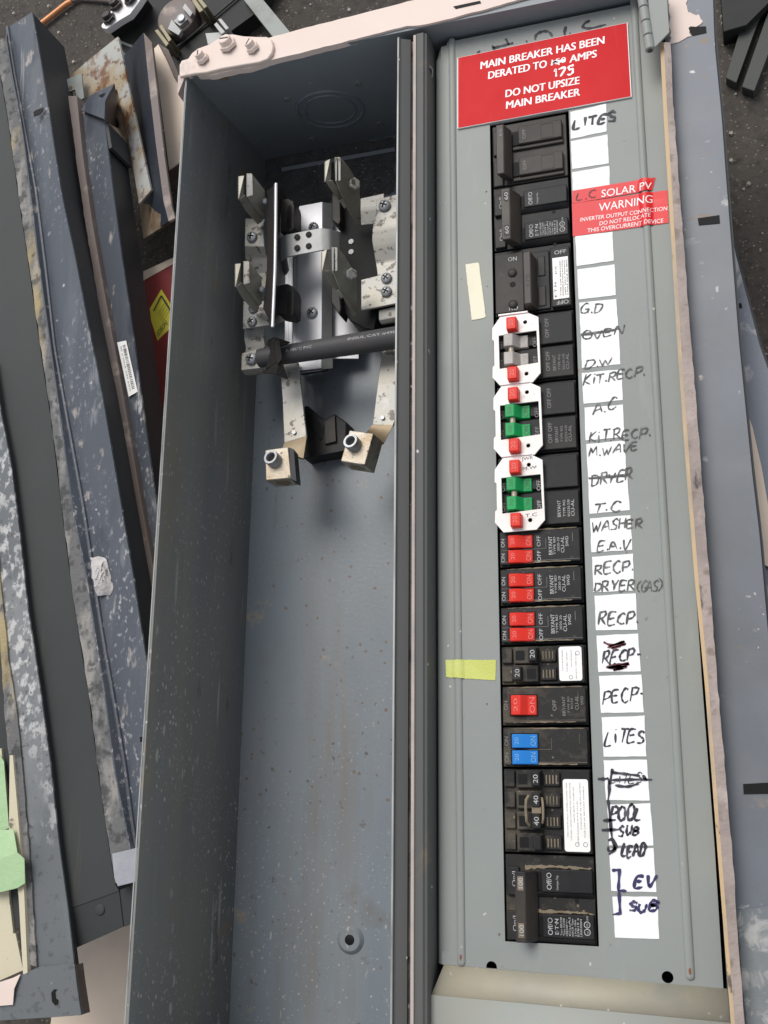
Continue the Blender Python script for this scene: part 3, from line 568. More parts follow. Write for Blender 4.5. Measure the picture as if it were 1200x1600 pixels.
def two_pole(i, label, num, m, hm, dusty):
    b, Y, n = brk('circuit_breaker', label, i)
    base(b,Y,n,m_dusty if dusty else m)
    t = MB()
    for k,s in enumerate((.33,1.33)):
        face(b,Y,.92,2.12,s,s+.52,.1,m); d = MB(); d.loft([(.7,Y-s-.66,-.1),(2.12,Y-s-.66,-.1),(2.12,Y-s-.53,-.1),(.7,Y-s-.53,-.1)],[(.7,Y-s-.63,-.02),(2.12,Y-s-.63,-.02),(2.12,Y-s-.53,.07),(.7,Y-s-.53,.07)]); d.build('ledge', m, b, .01)
        face(b,Y,.07,.38,s-.03,s+.62,.06,m,'side_plate')
        d = MB(); d.box(.7,.9,Y-s-.5,Y-s-.08,-.2,-.03); d.build('slot', m_pit, b)
        up(t,'On/I',.3,s+.08,s+.42,Y,.07,.09,.004)
        up(t,'Off/O',1.16,s+.08,s+.46,Y,Z,.12,.006)
        if k == 0: up(t,'Common Trip',1.32,s+.14,s+.46,Y,Z,.05,.01)
        else:
            up(t,'E·T·N',1.3,s+.1,s+.44,Y,Z,.09,.035)
            for q,sx in enumerate(('Type BR2'+num,'Type C2'+num,'120/240 V~','CuAl','HACR Type','2 Pole 10kA','E7819 2','LR8830004')): up(t,sx,1.38+q*.066,s+.06+.02*(q%3),s+.46,Y,Z,.045,.014)
            ringmark(t,1.96,Y-s-.36,Z,.075); ringmark(t,1.96,Y-s-.2,Z,.075); up(t,'c',1.985,s+.33,s+.39,Y,Z,.05); up(t,'UL',1.985,s+.16,s+.24,Y,Z,.05); up(t,'LISTED',1.99,s+.0,s+.11,Y,Z,.04)
        d = MB(); d.lathe((1.72,Y-s-.7,-.055),[(.05,0),(.045,.004)],14); d.build('rivet_hole', m_pit, b)
        if dusty:
            d = MB(); rr = random.Random(i+k); d.prism(rough_edge([(.5,Y-s+.06,0),(1.2,Y-s+.08,0),(2.1,Y-s+.05,0),(2.1,Y-s+.015,0),(1.2,Y-s+.015,0),(.9,Y-s-.0,0),(.5,Y-s-.03,0)],.02,50),-.07,-.03); d.build('dust', m_dust, b)
    h = lever(b,Y,[(.52,.0),(.82,.0),(.6,.47),(.35,.47)],.38,1.95,hm)
    t2 = MB()
    for s in (.44,1.48):
        d = MB(); d.box(.42,.56,Y-s-.36,Y-s-.04,.465,.474); d.build('number_window', m_dust if dusty else m_dusty, h)
        up(t2,num,.55,s+.08,s+.31,Y,.482,.11,.015)
    t2.build('rating_number', m_print, h); t.build('lettering', m_print, b)
two_pole(1,'clean black two-pole breaker with long handle marked 60, beside the solar warning stickers','60',m_black,m_hand,False)
# 3: 175 amp main
b, Y, n = brk('main_breaker', 'wide black main breaker with tall handle marked 175 and a white data sticker', 2)
base(b,Y,n)
face(b,Y,.06,.86,.16,2.0-.06,.08,m_blk2); face(b,Y,.9,1.56,.2,1.93,-.0,m_black,'handle_well')
for s in (.36,1.25): face(b,Y,1.23,1.45,s,s+.6,.03,m_blk2,'stop_block',.03)
st = face(b,Y,1.6,2.13,.2,1.95,.1,m_black,'label_strip')
for s in (.78,1.72):
    d = MB(); d.lathe((.55,Y-s,.085),[(.13,0),(.13,.01),(.11,.012)],20); o = d.build('screw_recess', m_pit, b)
    d = MB(); d.lathe((.55,Y-s,.09),[(.1,0),(.1,.03),(.06,.05)],20); d.build('screw', m_blk2, b)
d = MB(); d.lathe((.55,Y-1.12,.085),[(.08,0),(.07,.008)],18); d.build('screw_recess', m_pit, b)
d = MB(); d.box(1.66,2.08,Y-1.74,Y-.52,.1,.108); dk = d.build('data_sticker', m_stick, b)
tb = MB(); up(tb,'E·T·N',1.75,1.25,1.68,Y,.112,.06,.03); up(tb,'E175',1.77,.78,1.0,Y,.112,.05)
for q,sx in enumerate(('TYPE CSR BREAKER','INTERRUPTING RATING','240V 25KA 50/60HZ','2 POLE ISSUE SK-8870')): up(tb,sx,1.88+.06*q,.62,1.66,Y,.112,.035,.01)
tb.build('sticker_print', m_printb, dk)
t = MB()
txt(t,'ON',(.44,Y-.42,.088),(.24,.0,0),(0,.13,0),.02); txt(t,'ON',(.68,Y-1.95+.06+.12,.088),(-.24,0,0),(0,-.13,0),.02)
txt(t,'OFF',(1.72,Y-.42,Z),(.32,0,0),(0,.12,0),.02); txt(t,'OFF',(2.06,Y-1.79,Z),(-.32,0,0),(0,-.12,0),.02)
t.build('lettering', m_print, b)
h = lever(b,Y,[(.9,.0),(1.22,.0),(1.13,.5),(.93,.5)],.42,1.95,m_hand)
t2 = MB(); up(t2,'175',1.09,1.08,1.42,Y,.508,.11,.015); t2.build('rating_number', m_printb, h)
# 4-6: interlocked quads
def toggle(b, Y, u0, u1, s0, s1, m, z=.36, word='ON', tm=None):
    d = MB(); w = u1-u0; k = u0+.42*w
    d.prism_y([(u0,-.05),(u1,-.05),(u1,.13),(u0+.66*w,.14),(k,z),(u0+.04*w,z)], Y-s1, Y-s0); o = d.build('handle', m, b, .02)
    t = MB(); up(t,'20',u0+.3*w,s0+.08,s1-.08,Y,z+.006,.1,.0); 
    V, Fc = glyph(word,.0); a = Vector((u0+.93*w,Y-s1+.05,.142)); t.add([a+Vector((-.13*q,(s1-s0-.1)*p,.0065*q*1)) for p,q in V],Fc)
    t.build('moulded_number', tm or m, o); return o
m_redl = mat('moulded_red_letter', (.72,.16,.13), .5); m_grl = mat('moulded_green_letter', (.01,.16,.05), .5); m_bll = mat('moulded_blue_letter', (.15,.35,.62), .5); m_grel = mat('moulded_grey_letter', (.5,.47,.43), .5)
def interlock(i, label, hm, tm, printed, note):
    b, Y, n = brk('interlocked_breaker', label, i, group='breakers with white interlock plates')
    base(b,Y,n); t = MB()
    for k,s in enumerate((.1,1.06)):
        face(b,Y,.05,2.13,s,s+.88,.06,m_black)
        d = MB(); d.box(1.96,1.975,Y-s-.28,Y-s-.06,.06,.068); d.box(1.3,1.975,Y-s-.06,Y-s-.05,.06,.066); d.build('panel_line', m_blk2, b)
        if printed[k]:
            up(t,'OFF OFF',1.5,s+.14,s+.7,Y,.068,.11,.004)
    for q,(sx,hh) in enumerate((('BRYANT',.09),('TYPE BQ',.06),('BQ220-230',.06),('CU-AL',.085))): up(t,sx,1.66+q*.115,1.32,1.76,Y,.068,hh,.008)
    for s in (.86,1.4): up(t,'ON',.22,s-.1,s+.12,Y,.068,.1); up(t,'OFF',1.16,s-.12,s+.16,Y,.068,.11)
    t.build('lettering', m_printg if note is None else m_print, b)
    out = [(.0,Y-.42),(.22,Y-.12),(.95,Y-.08),(1.26,Y-.26),(1.28,Y-1.86),(1.06,Y-2.1),(.2,Y-2.12),(-.02,Y-1.84),(-.01,Y-1.55),(.04,Y-1.5),(.04,Y-.8),(-.01,Y-.75)]
    hole = [(.17,Y-.66),(1.2,Y-.64),(1.22,Y-1.56),(.18,Y-1.62)]
    p = MB().plate(out,[hole[::-1],circ((.9,Y-.36),.055,14),circ((.9,Y-1.84),.055,14)],.26,.05).build('interlock_plate', m_plate, b, .012)
    d = MB(); d.box(.18,.98,Y-.1,Y-.06,.16,.3); d.build('bent_tab', m_plate, p)
    for s in (.26,1.68):
        d = MB(); d.prism_y([(.4,.1),(.72,.1),(.7,.5),(.43,.5)],Y-s-.36,Y-s); o = d.build('lock_button', m_red, b, .03)
        t3 = MB(); up(t3,'20',.61,s+.09,s+.27,Y,.508,.12,0); t3.build('moulded_number', m_redl, o)
    for s in (.68,1.2): toggle(b,Y,.3,.94,s,s+.36,hm,.38,'ON',tm)
    d = MB(); d.cyl((.5,Y-1.03,.24),(.5,Y-1.21,.24),.075); d.build('handle_tie', m_tie, b)
    if note:
        t4 = MB()
        for sx,(u,s),wd in note: 
            for k in range(1): txt(t4,sx,(u,Y-s,.266),(wd,.02,0),(0,.09,0),0)
        t4.build('pencil_note', m_gink, p)
    return b
interlock(3,'breaker with white interlock plate and two grey tied handles',m_greyp,m_grel,(1,1),None)
g1 = interlock(4,'breaker with green handles and an unmarked white interlock plate, below the grey-handled one',m_green,m_grl,(1,1),None)
interlock(5,'breaker with green handles and pencil notes on its white interlock plate',m_green,m_grl,(0,0),(('JWR',(.72,.24),.3),('M.W',(.74,.5),.36),('T.C',(.78,1.76),.3)))
# 7-9 red tandems: one built, two copied
def dust_line(b, Y, s, u0, u1, z, seed):
    r_ = random.Random(seed); d = MB(); d.prism(rough_edge([(u0,Y-s,0),((u0+u1)/2,Y-s+.012,0),(u1,Y-s,0),(u1,Y-s-.02,0),(u0,Y-s-.02,0)],.009,40),z,z+.006); d.build('dust_line', m_dust, b)
def tandem(i, label, hm, tm, cols, pr, group=None, dusty=False, single=False):
    b, Y, n = brk('tandem_breaker' if not single else 'single_breaker', label, i, group=group)
    base(b,Y,n,m_dusty if dusty else m_black); f = face(b,Y,.06,2.12,.07,.93,.08,m_dusty if dusty else m_black)
    dust_line(b,Y,.055,.2,2.1,.0805,i); dust_line(b,Y,.9,.3,1.9,.0805,i+9)
    d = MB(); d.box(.08,2.1,Y-.87,Y-.862,.08,.087)
    if not single: d.box(.1,1.25,Y-.565,Y-.558,.08,.087); d.box(1.25,1.258,Y-.56,Y-.3,.08,.087)
    d.box(1.93,1.94,Y-.42,Y-.2,.08,.087); d.build('panel_line', m_printg if not dusty else m_dust, b)
    t = MB()
    for s0,s1 in (((.26,.74),) if single else ((.2,.53),(.59,.92))):
        toggle(b,Y,.28,.92,s0,s1,hm,.23 if not single else .27,'ON',tm); d = MB(); d.box(.24,.95,Y-s1-.03,Y-s0+.03,.0,.086); d.build('handle_slot', m_pit, b)
        up(t,'ON',.19,(s0+s1)/2-.11,(s0+s1)/2+.11,Y,.09,.1,.006)
        if not dusty: up(t,'OFF',1.12,(s0+s1)/2-.14,(s0+s1)/2+.14,Y,.09,.1,.006)
    for sx,u,hh,s0,s1 in cols: up(t,sx,u,s0,s1,Y,.09,hh,.016)
    t.build('lettering', pr, b); return b
BRC = (('BRYANT',1.42,.1,.26,.74),('TYPE BD',1.5,.055,.28,.74),('2020-20',1.6,.06,.3,.66),('CU-AL',1.72,.09,.28,.7),('SWD',1.83,.08,.28,.54))
tr = tandem(6,'red-handled tandem breaker directly under the lowest white interlock plate, beside the WASHER label',m_red,m_redl,BRC,m_print,'tandem breakers with two red handles')
for k,lb in ((7,'red-handled tandem breaker between two others, beside the DRYER (GAS) label'),(8,'red-handled tandem breaker just above the black tandem with 20 on its toggles')):
    c = copy_tree(tr); c.location.y += (Yt(k)-Yt(6))*IN; c['label'] = lb
# 10 black tandem with sticker, 13 quad
def blackrow(b, Y, s, right, num, h=.4):
    face(b,Y,.05,.32,s,s+h,.04,m_dusty,'switch_plate'); face(b,Y,.36,.98,s-.02,s+h+.02,.1,m_dusty,'toggle_housing')
    face(b,Y,1.02,1.42,s+.03,s+h-.02,.02,m_dusty,'embossed_plate')
    for q in range(4): 
        d = MB(); u = 1.08+q*.08; d.box(u,u+.03,Y-s-h+.08,Y-s-.1,.02,.035); d.build('embossed_mark', m_dust, b)
    ua, ub = (.42,.64) if right else (.7,.92); d = MB(); d.box(ua,ub,Y-s-h+.06,Y-s-.08,.09,.106); d.build('toggle_slot', m_pit, b)
    ua, ub = (.74,.98) if right else (.34,.6)
    o = lever(b,Y,[(ua,.05),(ub,.05),(ub-.01,.28),(ua+.03,.28)] if right else [(ua,.05),(ub,.05),(ub-.03,.28),(ua+.01,.28)],s+.02,s+h-.02,m_black,'toggle')
    if num:
        t = MB(); up(t,num,(ua+ub)/2+.07,s+.09,s+h-.09,Y,.288,.12,.006); t.build('rating_number', m_print, o)
def data_sticker(b, Y, u0, u1, s0, s1, rows):
    r = .06; pts = []
    for cx,cy,a0 in ((u1-r,Y-s0-r,0),(u0+r,Y-s0-r,90),(u0+r,Y-s1+r,180),(u1-r,Y-s1+r,270)):
        for k in range(4): a = math.radians(a0+k*30); pts.append((cx+r*math.cos(a),cy+r*math.sin(a)))
    d = MB(); d.prism(pts,.1,.108); o = d.build('data_sticker', m_stick, b); t = MB(); n = len(rows)
    for q,(sx,f0,f1) in enumerate(rows): up(t,sx,u0+.1+(u1-u0-.12)*q/n,s0+(s1-s0)*f0,s0+(s1-s0)*f1,Y,.112,.03,.0)
    for f in (.9,) : ringmark(t,u0+(u1-u0)*.5,Y-s0-(s1-s0)*f,.112,.05)
    ringmark(t,u0+(u1-u0)*.82,Y-s0-(s1-s0)*(.9 if s1-s0>1.2 else .2),.112,.055)
    t.build('sticker_print', m_printg, o)
b, Y, n = brk('tandem_breaker', 'narrow black tandem breaker with a square white sticker and two toggles marked 20', 9)
base(b,Y,n,m_dusty); blackrow(b,Y,.07,True,'20',.38); blackrow(b,Y,.53,False,'20',.38)
face(b,Y,1.46,2.12,.04,.96,.09,m_dusty,'label_block')
data_sticker(b,Y,1.5,2.06,.08,.92,(('PLUG-IN CIRCUIT BREAKER',.1,.7),('TYPE BRD 120/240V',.15,.75),('HACR TYPE 10,000 AIC',.1,.6),('USE 60/75 C WIRE CU-AL',.2,.95)))
tandem(10,'single-pole breaker with one large red handle above the blue-handled breaker',m_red,m_redl,(('OFF',1.4,.1,.38,.64),('BRYANT',1.62,.08,.3,.76),('TYPE BD',1.72,.05,.3,.7),('BD20',1.8,.05,.34,.6),('CU-AL',1.94,.09,.28,.62),('SWD',2.06,.07,.3,.5)),m_printg,None,True,True)
tandem(11,'dusty tandem breaker with two blue handles beside the LITES label',m_blue,m_bll,(),m_printg,None,True)
b, Y, n = brk('quad_breaker', 'dusty black four-toggle breaker with a tall rounded white sticker', 12)
base(b,Y,n,m_dusty)
for s,nm in ((.07,'20'),(.56,'40'),(1.05,'40'),(1.54,'')): blackrow(b,Y,s,True,nm,.38)
d = MB(); 
d.tube([(.68,Y-.66,.2),(.64,Y-.75,.3),(.63,Y-.98,.33),(.64,Y-1.25,.3),(.68,Y-1.34,.2)],.035,8); d.tube([(1.0,Y-.7,.2),(1.03,Y-.8,.26),(1.04,Y-.98,.28),(1.03,Y-1.2,.26),(1.0,Y-1.28,.2)],.03,8); d.box(.76,.98,Y-1.06,Y-.9,.1,.24)
d.build('handle_tie', m_dust, b)
face(b,Y,1.46,2.14,.04,1.96,.09,m_black,'label_block')
data_sticker(b,Y,1.5,2.1,.26,1.92,(('MECHANICALLY INTERLOCKED TRIP',.05,.8),('TYPE BQC 120/240V COMMON TRIP CENTER POLES',.05,.85),('HACR 40/75 C 10,000 AIC',.1,.6),('WIRE RANGE #14-8 CU-AL',.3,.9),('TORQUE 25 LB-IN LISTED',.05,.7),('FOR USE IN BRYANT PANELS',.1,.8)))
two_pole(13,'dust-caked two-pole breaker with long handle marked 100 at the bottom of the column','100',m_black,m_blk2,True)

# ================================================================== SIGN, STICKERS, LABELS
sg = thing('warning_sign', 'large red placard telling the main breaker has been derated, at the top of the panel', 'sign', at(850,115,.01))
c4 = [at(u,v,.07) for u,v in ((714.5,90),(980.5,34.7),(987,150.5),(714.5,200.5))]
d = MB(); d.prism(c4,.008,.06); d.build('backing', m_signw, sg, .004)
ctr = sum((Vector(p) for p in c4),Vector())/4; d = MB(); d.prism([ctr+(Vector(p)-ctr)*.99 for p in c4],.06,.066); d.build('red_face', m_sign, sg)
t = MB()
for sx,p0,p1,h in (('MAIN BREAKER HAS BEEN',(751,108),(944,68),12),('DERATED TO',(763,123.5),(854,105),12),('AMPS',(890,98),(932,89),12),('DO NOT UPSIZE',(790,152),(905,131),12),('MAIN BREAKER',(791,170),(906,149),12)): txt_px(t,sx,p0,p1,h,.069,.05,.5)
t.build('lettering', m_signw, sg)
t = MB(); txt_px(t,'150',(862,102),(884,97),9,.069,.02)
for ln in ([(861,99),(870,97),(884,96)],[(862,96),(872,95),(883,93)],[(861,102),(868,96),(874,101)]): scrawl(t,ln,.0705,.05)
hand(t,'175',(864,121),(897,114.5),11.5,.0715,.06,.0); t.build('handwritten_number', m_signw, sg)
def sticker(name, label, cat, pts, m, z0=.006, z1=.014, group=None, parent=None, bend=True):
    o = thing(name,label,cat,at(sum(p[0] for p in pts)/4,sum(p[1] for p in pts)/4,z0),group)
    d = MB(); d.prism(cut_edge([at(u,v,z1) for u,v in pts]),z0,z1); d.build('paper' if m is m_paper else 'vinyl', m, o); return o
def bead_z(x, y):
    z = 0
    for (p,q,w_) in (((706,60),(721,1510),.1),((990,-4),(1079,1532),.1)):
        a, b = at(*p,0), at(*q,0); cx = a[0]+(b[0]-a[0])*(y-a[1])/(b[1]-a[1]); k = abs(x-cx)
        if k < w_*1.7: z = max(z, .07*(1-(k/(w_*1.7))**2))
    return z
def drape(mb, tl, tr, br, bl, z, t=.006, n=90, jit=0):
    a, b = resample([at(*tl,z),at(*tr,z)],n), resample([at(*bl,z),at(*br,z)],n)
    a = [(p.x,p.y+random.uniform(-jit,jit),z+bead_z(p.x,p.y)) for p in a]; b = [(p.x,p.y+random.uniform(-jit,jit),z+bead_z(p.x,p.y)) for p in b]
    mb.strip(a,b,t,n,(0,0,t))
s1 = thing('warning_sticker','narrow red sticker reading SOLAR PV with L.C pencilled on it','sticker',at(960,297,0))
d = MB(); drape(d,(894,298),(1024,277),(1019,297),(894,318),.024); d.build('vinyl', m_tapered, s1)
s2 = thing('warning_sticker','wide red sticker reading WARNING inverter output connection, below the narrow one','sticker',at(968,333,0))
d = MB(); drape(d,(893.5,318),(1043,297),(1045,348),(895,369.5),.018); d.build('vinyl', m_tapered, s2)
def lift(mb, dz):
    mb.v = [(x,y,bead_z(x,y)+dz+(z-.104)) for x,y,z in mb.v]
t = MB(); txt_px(t,'SOLAR PV',(939,306),(1018,293.5),12,.104,.0,.5); lift(t,.029); t.build('lettering', m_signw, s1)
t = MB(); hand(t,'L.C',(899,310),(930,307),11,.104,.035); lift(t,.03); t.build('pencil_note', m_rink, s1)
t = MB()
for sx,p0,p1,h,bo in (('WARNING',(935,328),(1019,315),13,.0),('INVERTER OUTPUT CONNECTION',(906,344),(1042,326),6.5,0),('DO NOT RELOCATE',(936,350),(1016,337.5),6.5,0),('THIS OVERCURRENT DEVICE',(917,361),(1036,345),6.5,0)): txt_px(t,sx,p0,p1,h,.104,bo,.5)
lift(t,.023)
t.build('lettering', m_signw, s2)
LAB = [((891,175),(947,162),(948,205),(892,217)),((892,221),(949,210),(951,255),(894,264)),((894,269),(952,259),(953,300),(895,308)),((899,369),(957,362),(959,407),(901,416)),((902,421),(960,413),(962,461),(904,468)),((905,473),(963,467),(966,513),(907,521)),((908,523.5),(967,515.5),(969,569),(909,575)),((909,583),(971,577),(973,625),(912,631)),((913,637),(973,632),(976,683),(915,688)),((916,694),(976,688),(979,740),(919,746)),((919,748),(980,744),(984,797),(921,803)),((922,810),(985,805),(988,859),(924,863)),((925,870),(989,865),(991,923),(927,925)),((929,931),(993,927),(996,984),(931,985)),((932,993),(997,990),(1001,1049),(935,1050)),((936,1056),(1002,1054),(1006,1113),(939,1114)),((940,1121),(1007,1118),(1010,1182),(943,1182)),((943,1188),(1011,1187),(1015,1251),(947,1250)),((949,1257),(1016,1255),(1021,1321),(952,1321)),((952,1326),(1021,1325),(1026,1394),(955,1392)),((957,1401),(1027,1401),(1030,1467),(961,1465))]
LT = ['topmost white paper label with LITES in thick black marker','blank white paper label directly under the topmost LITES label','blank white paper label partly covered by the red solar sticker','blank white paper label directly under the red WARNING sticker','second blank white label below the red WARNING sticker, above G.D','white paper label with G.D at its upper edge','white paper label with OVEN across its upper edge and D.W below','white paper label with KIT. RECP. across its upper edge above A.C','white paper label between A.C and the lower KIT. RECP. writing','white paper label with M. WAVE across its top','white paper label with DRYER across its upper edge and T.C below','white paper label with WASHER and E.A.V','white paper label with RECP. and DRYER (GAS)','white paper label with RECP. alone in grey pen, no red marks','white paper label whose RECP. is corrected with dark red scribbles','white paper label with RECP. beside the single red handle','white paper label with LITES beside the blue handles','white paper label with crossed-out word and scribbled lines','white paper label with POOL SUB in thick marker','white paper label with LEAD overlapping its top and EV below','bottom white paper label with SUB']
TX = {0:[('LITES',(895,201),(962,188),15,.075,'k')],5:[('G.D',(905,492),(941,486),15,.04,'g')],6:[('OVEN',(911,532),(973,522),13,.04,'g'),('D.W',(911,576),(957,568),12,.04,'g')],7:[('KiT.RECP.',(911,602),(1008,586),15,.04,'g')],8:[('A.C',(926,648),(962,638),18,.042,'g')],
 9:[('KiT.RECP.',(919,692),(1015,682),16,.04,'g'),('M.WAVE',(920,714),(996,703),13,.04,'g')],10:[('DRYER',(923,759),(988,749),16,.042,'g'),('T.C',(925,801),(970,797),16,.042,'g')],11:[('WASHER',(924,832),(1003,823),15,.042,'g'),('E.A.V',(932,862),(984,857),14,.042,'g')],12:[('RECP.',(928,898),(990,891),17,.045,'g'),('DRYER',(928,924),(990,921),15,.045,'g'),('(GAS)',(994,924),(1033,922),16,.03,'g')],
 13:[('RECP.',(934,978),(996,973),20,.048,'g')],14:[('RECP-',(939,1039),(999,1031),21,.05,'k')],15:[('PECP-',(942,1100),(1004,1093),20,.045,'k')],16:[('LiTES',(944,1164),(1006,1161),21,.045,'k')],17:[('LiTES',(953,1224),(1004,1222),15,.025,'k')],18:[('POOL',(953,1281),(1002,1280),22,.06,'k'),('SUB',(966,1306),(996,1304),15,.055,'k')],19:[('LEAD',(970,1338),(1007,1337),19,.06,'k'),('EV',(991,1386),(1024,1384),17,.07,'b')],20:[('SUB',(981,1424),(1026,1424),15,.07,'b')]}
INK = {'k':m_ink,'g':m_gink,'b':m_bink}
for i,(pts,lab) in enumerate(zip(LAB,LT)):
    o = sticker('paper_label',lab,'label',pts,m_paper,.004,.012,'white paper circuit labels')
    for ink in 'kgb':
        t = MB()
        for sx,p0,p1,h,wd,k in TX.get(i,[]):
            if k == ink: hand(t,sx,p0,p1,h,.018,wd)
        if ink == 'k' and i == 17:
            for ln in ([(956,1207),(975,1209),(1000,1212)],[(956,1219),(985,1218),(1019,1218)],[(961,1227),(980,1229),(998,1224)],[(957,1201),(955,1212),(953,1226)],[(1004,1211),(1011,1220)],[(934,1217),(944,1217),(951,1216)],[(951,1217),(952,1235),(950,1250)]): scrawl(t,ln,.03,.06)
        if ink == 'k' and i == 18:
            for ln in ([(950,1250),(953,1275),(955,1300),(958,1318)],[(942,1282),(962,1281)],[(940,1297),(968,1296)]): scrawl(t,ln,.03,.065)
        if ink == 'k' and i == 19:
            for ln in ([(950,1313),(958,1312),(962,1324),(952,1330),(950,1322)],[(958,1318),(960,1328),(951,1335)]): scrawl(t,ln,.032,.065)
        if ink == 'b' and i == 19:
            scrawl(t,[(956,1360),(968,1359),(967,1375),(966,1391),(979,1392)],.03,.065,False)
        if ink == 'b' and i == 20:
            scrawl(t,[(967,1391),(968,1410),(969,1427),(957,1429)],.03,.065,False)
        if ink == 'g' and i == 6: scrawl(t,[(908,524),(935,520),(960,516)],.016,.06)
        if ink == 'g' and i == 10: scrawl(t,[(920,748),(950,746),(980,744)],.016,.05)
        if t.v: t.build('handwriting', INK[ink], o)
    if i == 14:
        t = MB()
        for ln in ([(943,1003),(956,1008),(976,1002),(950,1011),(978,1006),(955,1013),(970,1010)],[(947,1043),(962,1039),(983,1037),(950,1044),(980,1041),(958,1047),(975,1044)]): scrawl(t,ln,.024,.06)
        t.build('correction_scribble', m_rink, o)
o = tag(MB().prism(rough_edge([at(u,v,.02) for u,v in ((727,413),(748,410),(759,496),(737,500))],.006,60),.006,.018).build('tape_strip', m_tapec),'upright strip of cream masking tape left of the breaker column','tape')
d = MB(); drape(d,(696,1031),(775,1031),(774,1063),(697,1058),.014,.008,60,.008); tag(d.build('tape_strip', m_tapey),'yellow-green strip of masking tape across the left bead','tape')

# ================================================================== METER SOCKET in the left bay
ms = thing('meter_socket', 'stripped meter socket with zinc straps, blade jaws and two lugs in the left bay', 'meter socket', at(500,450,ZB))
def phillips(p, r, parent, ax=(0,0,1)):
    d = MB(); p = Vector(p); d.lathe(p,[(r,0),(r,r*.2),(r*.9,r*.45),(r*.6,r*.65),(r*.2,r*.72)],18,ax); o = d.build('screw', m_screw, parent)
    e = MB(); k = random.uniform(0,1.5); z = p.z+r*.62
    for a in (k,k+math.pi/2):
        c, s = math.cos(a), math.sin(a); l, w2 = r*.55, r*.13
        e.prism([(p.x+c*l-s*w2,p.y+s*l+c*w2),(p.x-c*l-s*w2,p.y-s*l+c*w2),(p.x-c*l+s*w2,p.y-s*l-c*w2),(p.x+c*l+s*w2,p.y+s*l-c*w2)], z+ (0.002 if a>k else 0), z+r*.14+(0.002 if a>k else 0))
    e.build('drive_recess', m_pit, o); return o
# aluminium bracket: centre web and two stepped sides, standing off the floor
br = MB(); A = P3([(467,322,-3.5),(464,420,-3.5),(463,500,-3.5),(462,583,-3.5)]); Bp = P3([(504,315,-3.5),(503,420,-3.5),(503,500,-3.5),(502,578,-3.5)])
br.strip(A,Bp,.07); br = br.build('mounting_bracket', m_alu, ms, .015)
d = MB(); d.strip(P3([(505,316,-3.52),(504,420,-3.52),(503,500,-3.52),(503,577,-3.52)]),P3([(521,318,-3.9),(520,420,-3.9),(519,500,-3.9),(520,575,-3.9)]),.06); d.build('bracket_side', m_clip, br)
d = MB(); d.strip(P3([(520,330,-4.2),(520,430,-4.2),(520,500,-4.2),(520,560,-4.2)]),P3([(560,330,-4.4),(560,430,-4.4),(562,500,-4.4),(560,560,-4.4)]),.06); d.build('bracket_side', m_alu, br)
for k,(u,zz) in enumerate(((459,-3.6),(452,-3.75),(446,-3.9))):
    d = MB(); d.strip(P3([(u,330,zz),(u-1,450,zz),(u-2,586,zz)]),P3([(u+6,328,zz),(u+6,450,zz),(u+5,584,zz)]),.12); d.build('bracket_rib', m_alu, br, .02)
d = MB(); d.sheet(P3([(462,583,-3.5),(503,578,-3.5),(516,572,-4.4),(512,580,-4.9),(474,587,-4.9)]),.06); d.build('bracket_foot', m_dark, br)
phillips(at(488,489,-3.48),.19,br); phillips(at(490,355,-3.48),.17,br); phillips(at(447,573,-3.7),.1,br)
# dark steel channel with bright edge
ch = MB(); ch.strip(P3([(431,287,-1.3),(431,350,-1.3),(430,420,-1.3),(426,511,-1.3)]),P3([(448,308,-3.3),(446,350,-3.3),(446,420,-3.3),(446,500,-3.3)]),.06)
ch = ch.build('barrier_channel', m_barr, ms)
d = MB(); d.strip(P3([(431,287,-1.3),(431,350,-1.3),(430,420,-1.3),(426,511,-1.3)]),P3([(417,298,-1.7),(417,350,-1.7),(417,420,-1.7),(411,482,-1.7)]),.05); d.build('channel_flange', m_barr, ch)
d = MB(); d.tube(P3([(431.5,287,-1.28),(431,350,-1.28),(430,420,-1.28),(426,511,-1.28)]),.05,10); d.build('bright_edge', m_alu, ch)
for pts in (((438,311),(450,310),(458,314),(460,322),(460,356),(454,362),(438,363)),((433,447),(449,443),(457,447),(460,456),(459,490),(452,494),(434,490))):
    c0 = [at(u,v,-2.2) for u,v in pts]; d = MB(); d.prism(c0,-2.8,-2.2); o = d.build('jaw_insulator', m_blk2, ms, .025)
    d = MB(); c = Vector(at(pts[3][0]-8,(pts[3][1]+pts[4][1])/2,-2.19)); d.prism([(c.x+.07*math.cos(a),c.y+(.33 if math.sin(a)>0 else -.33)*1+ .1*math.sin(a)) for a in [i*math.pi/8 for i in range(16)]],-2.22,-2.185); d.build('jaw_slot', m_pit, o)
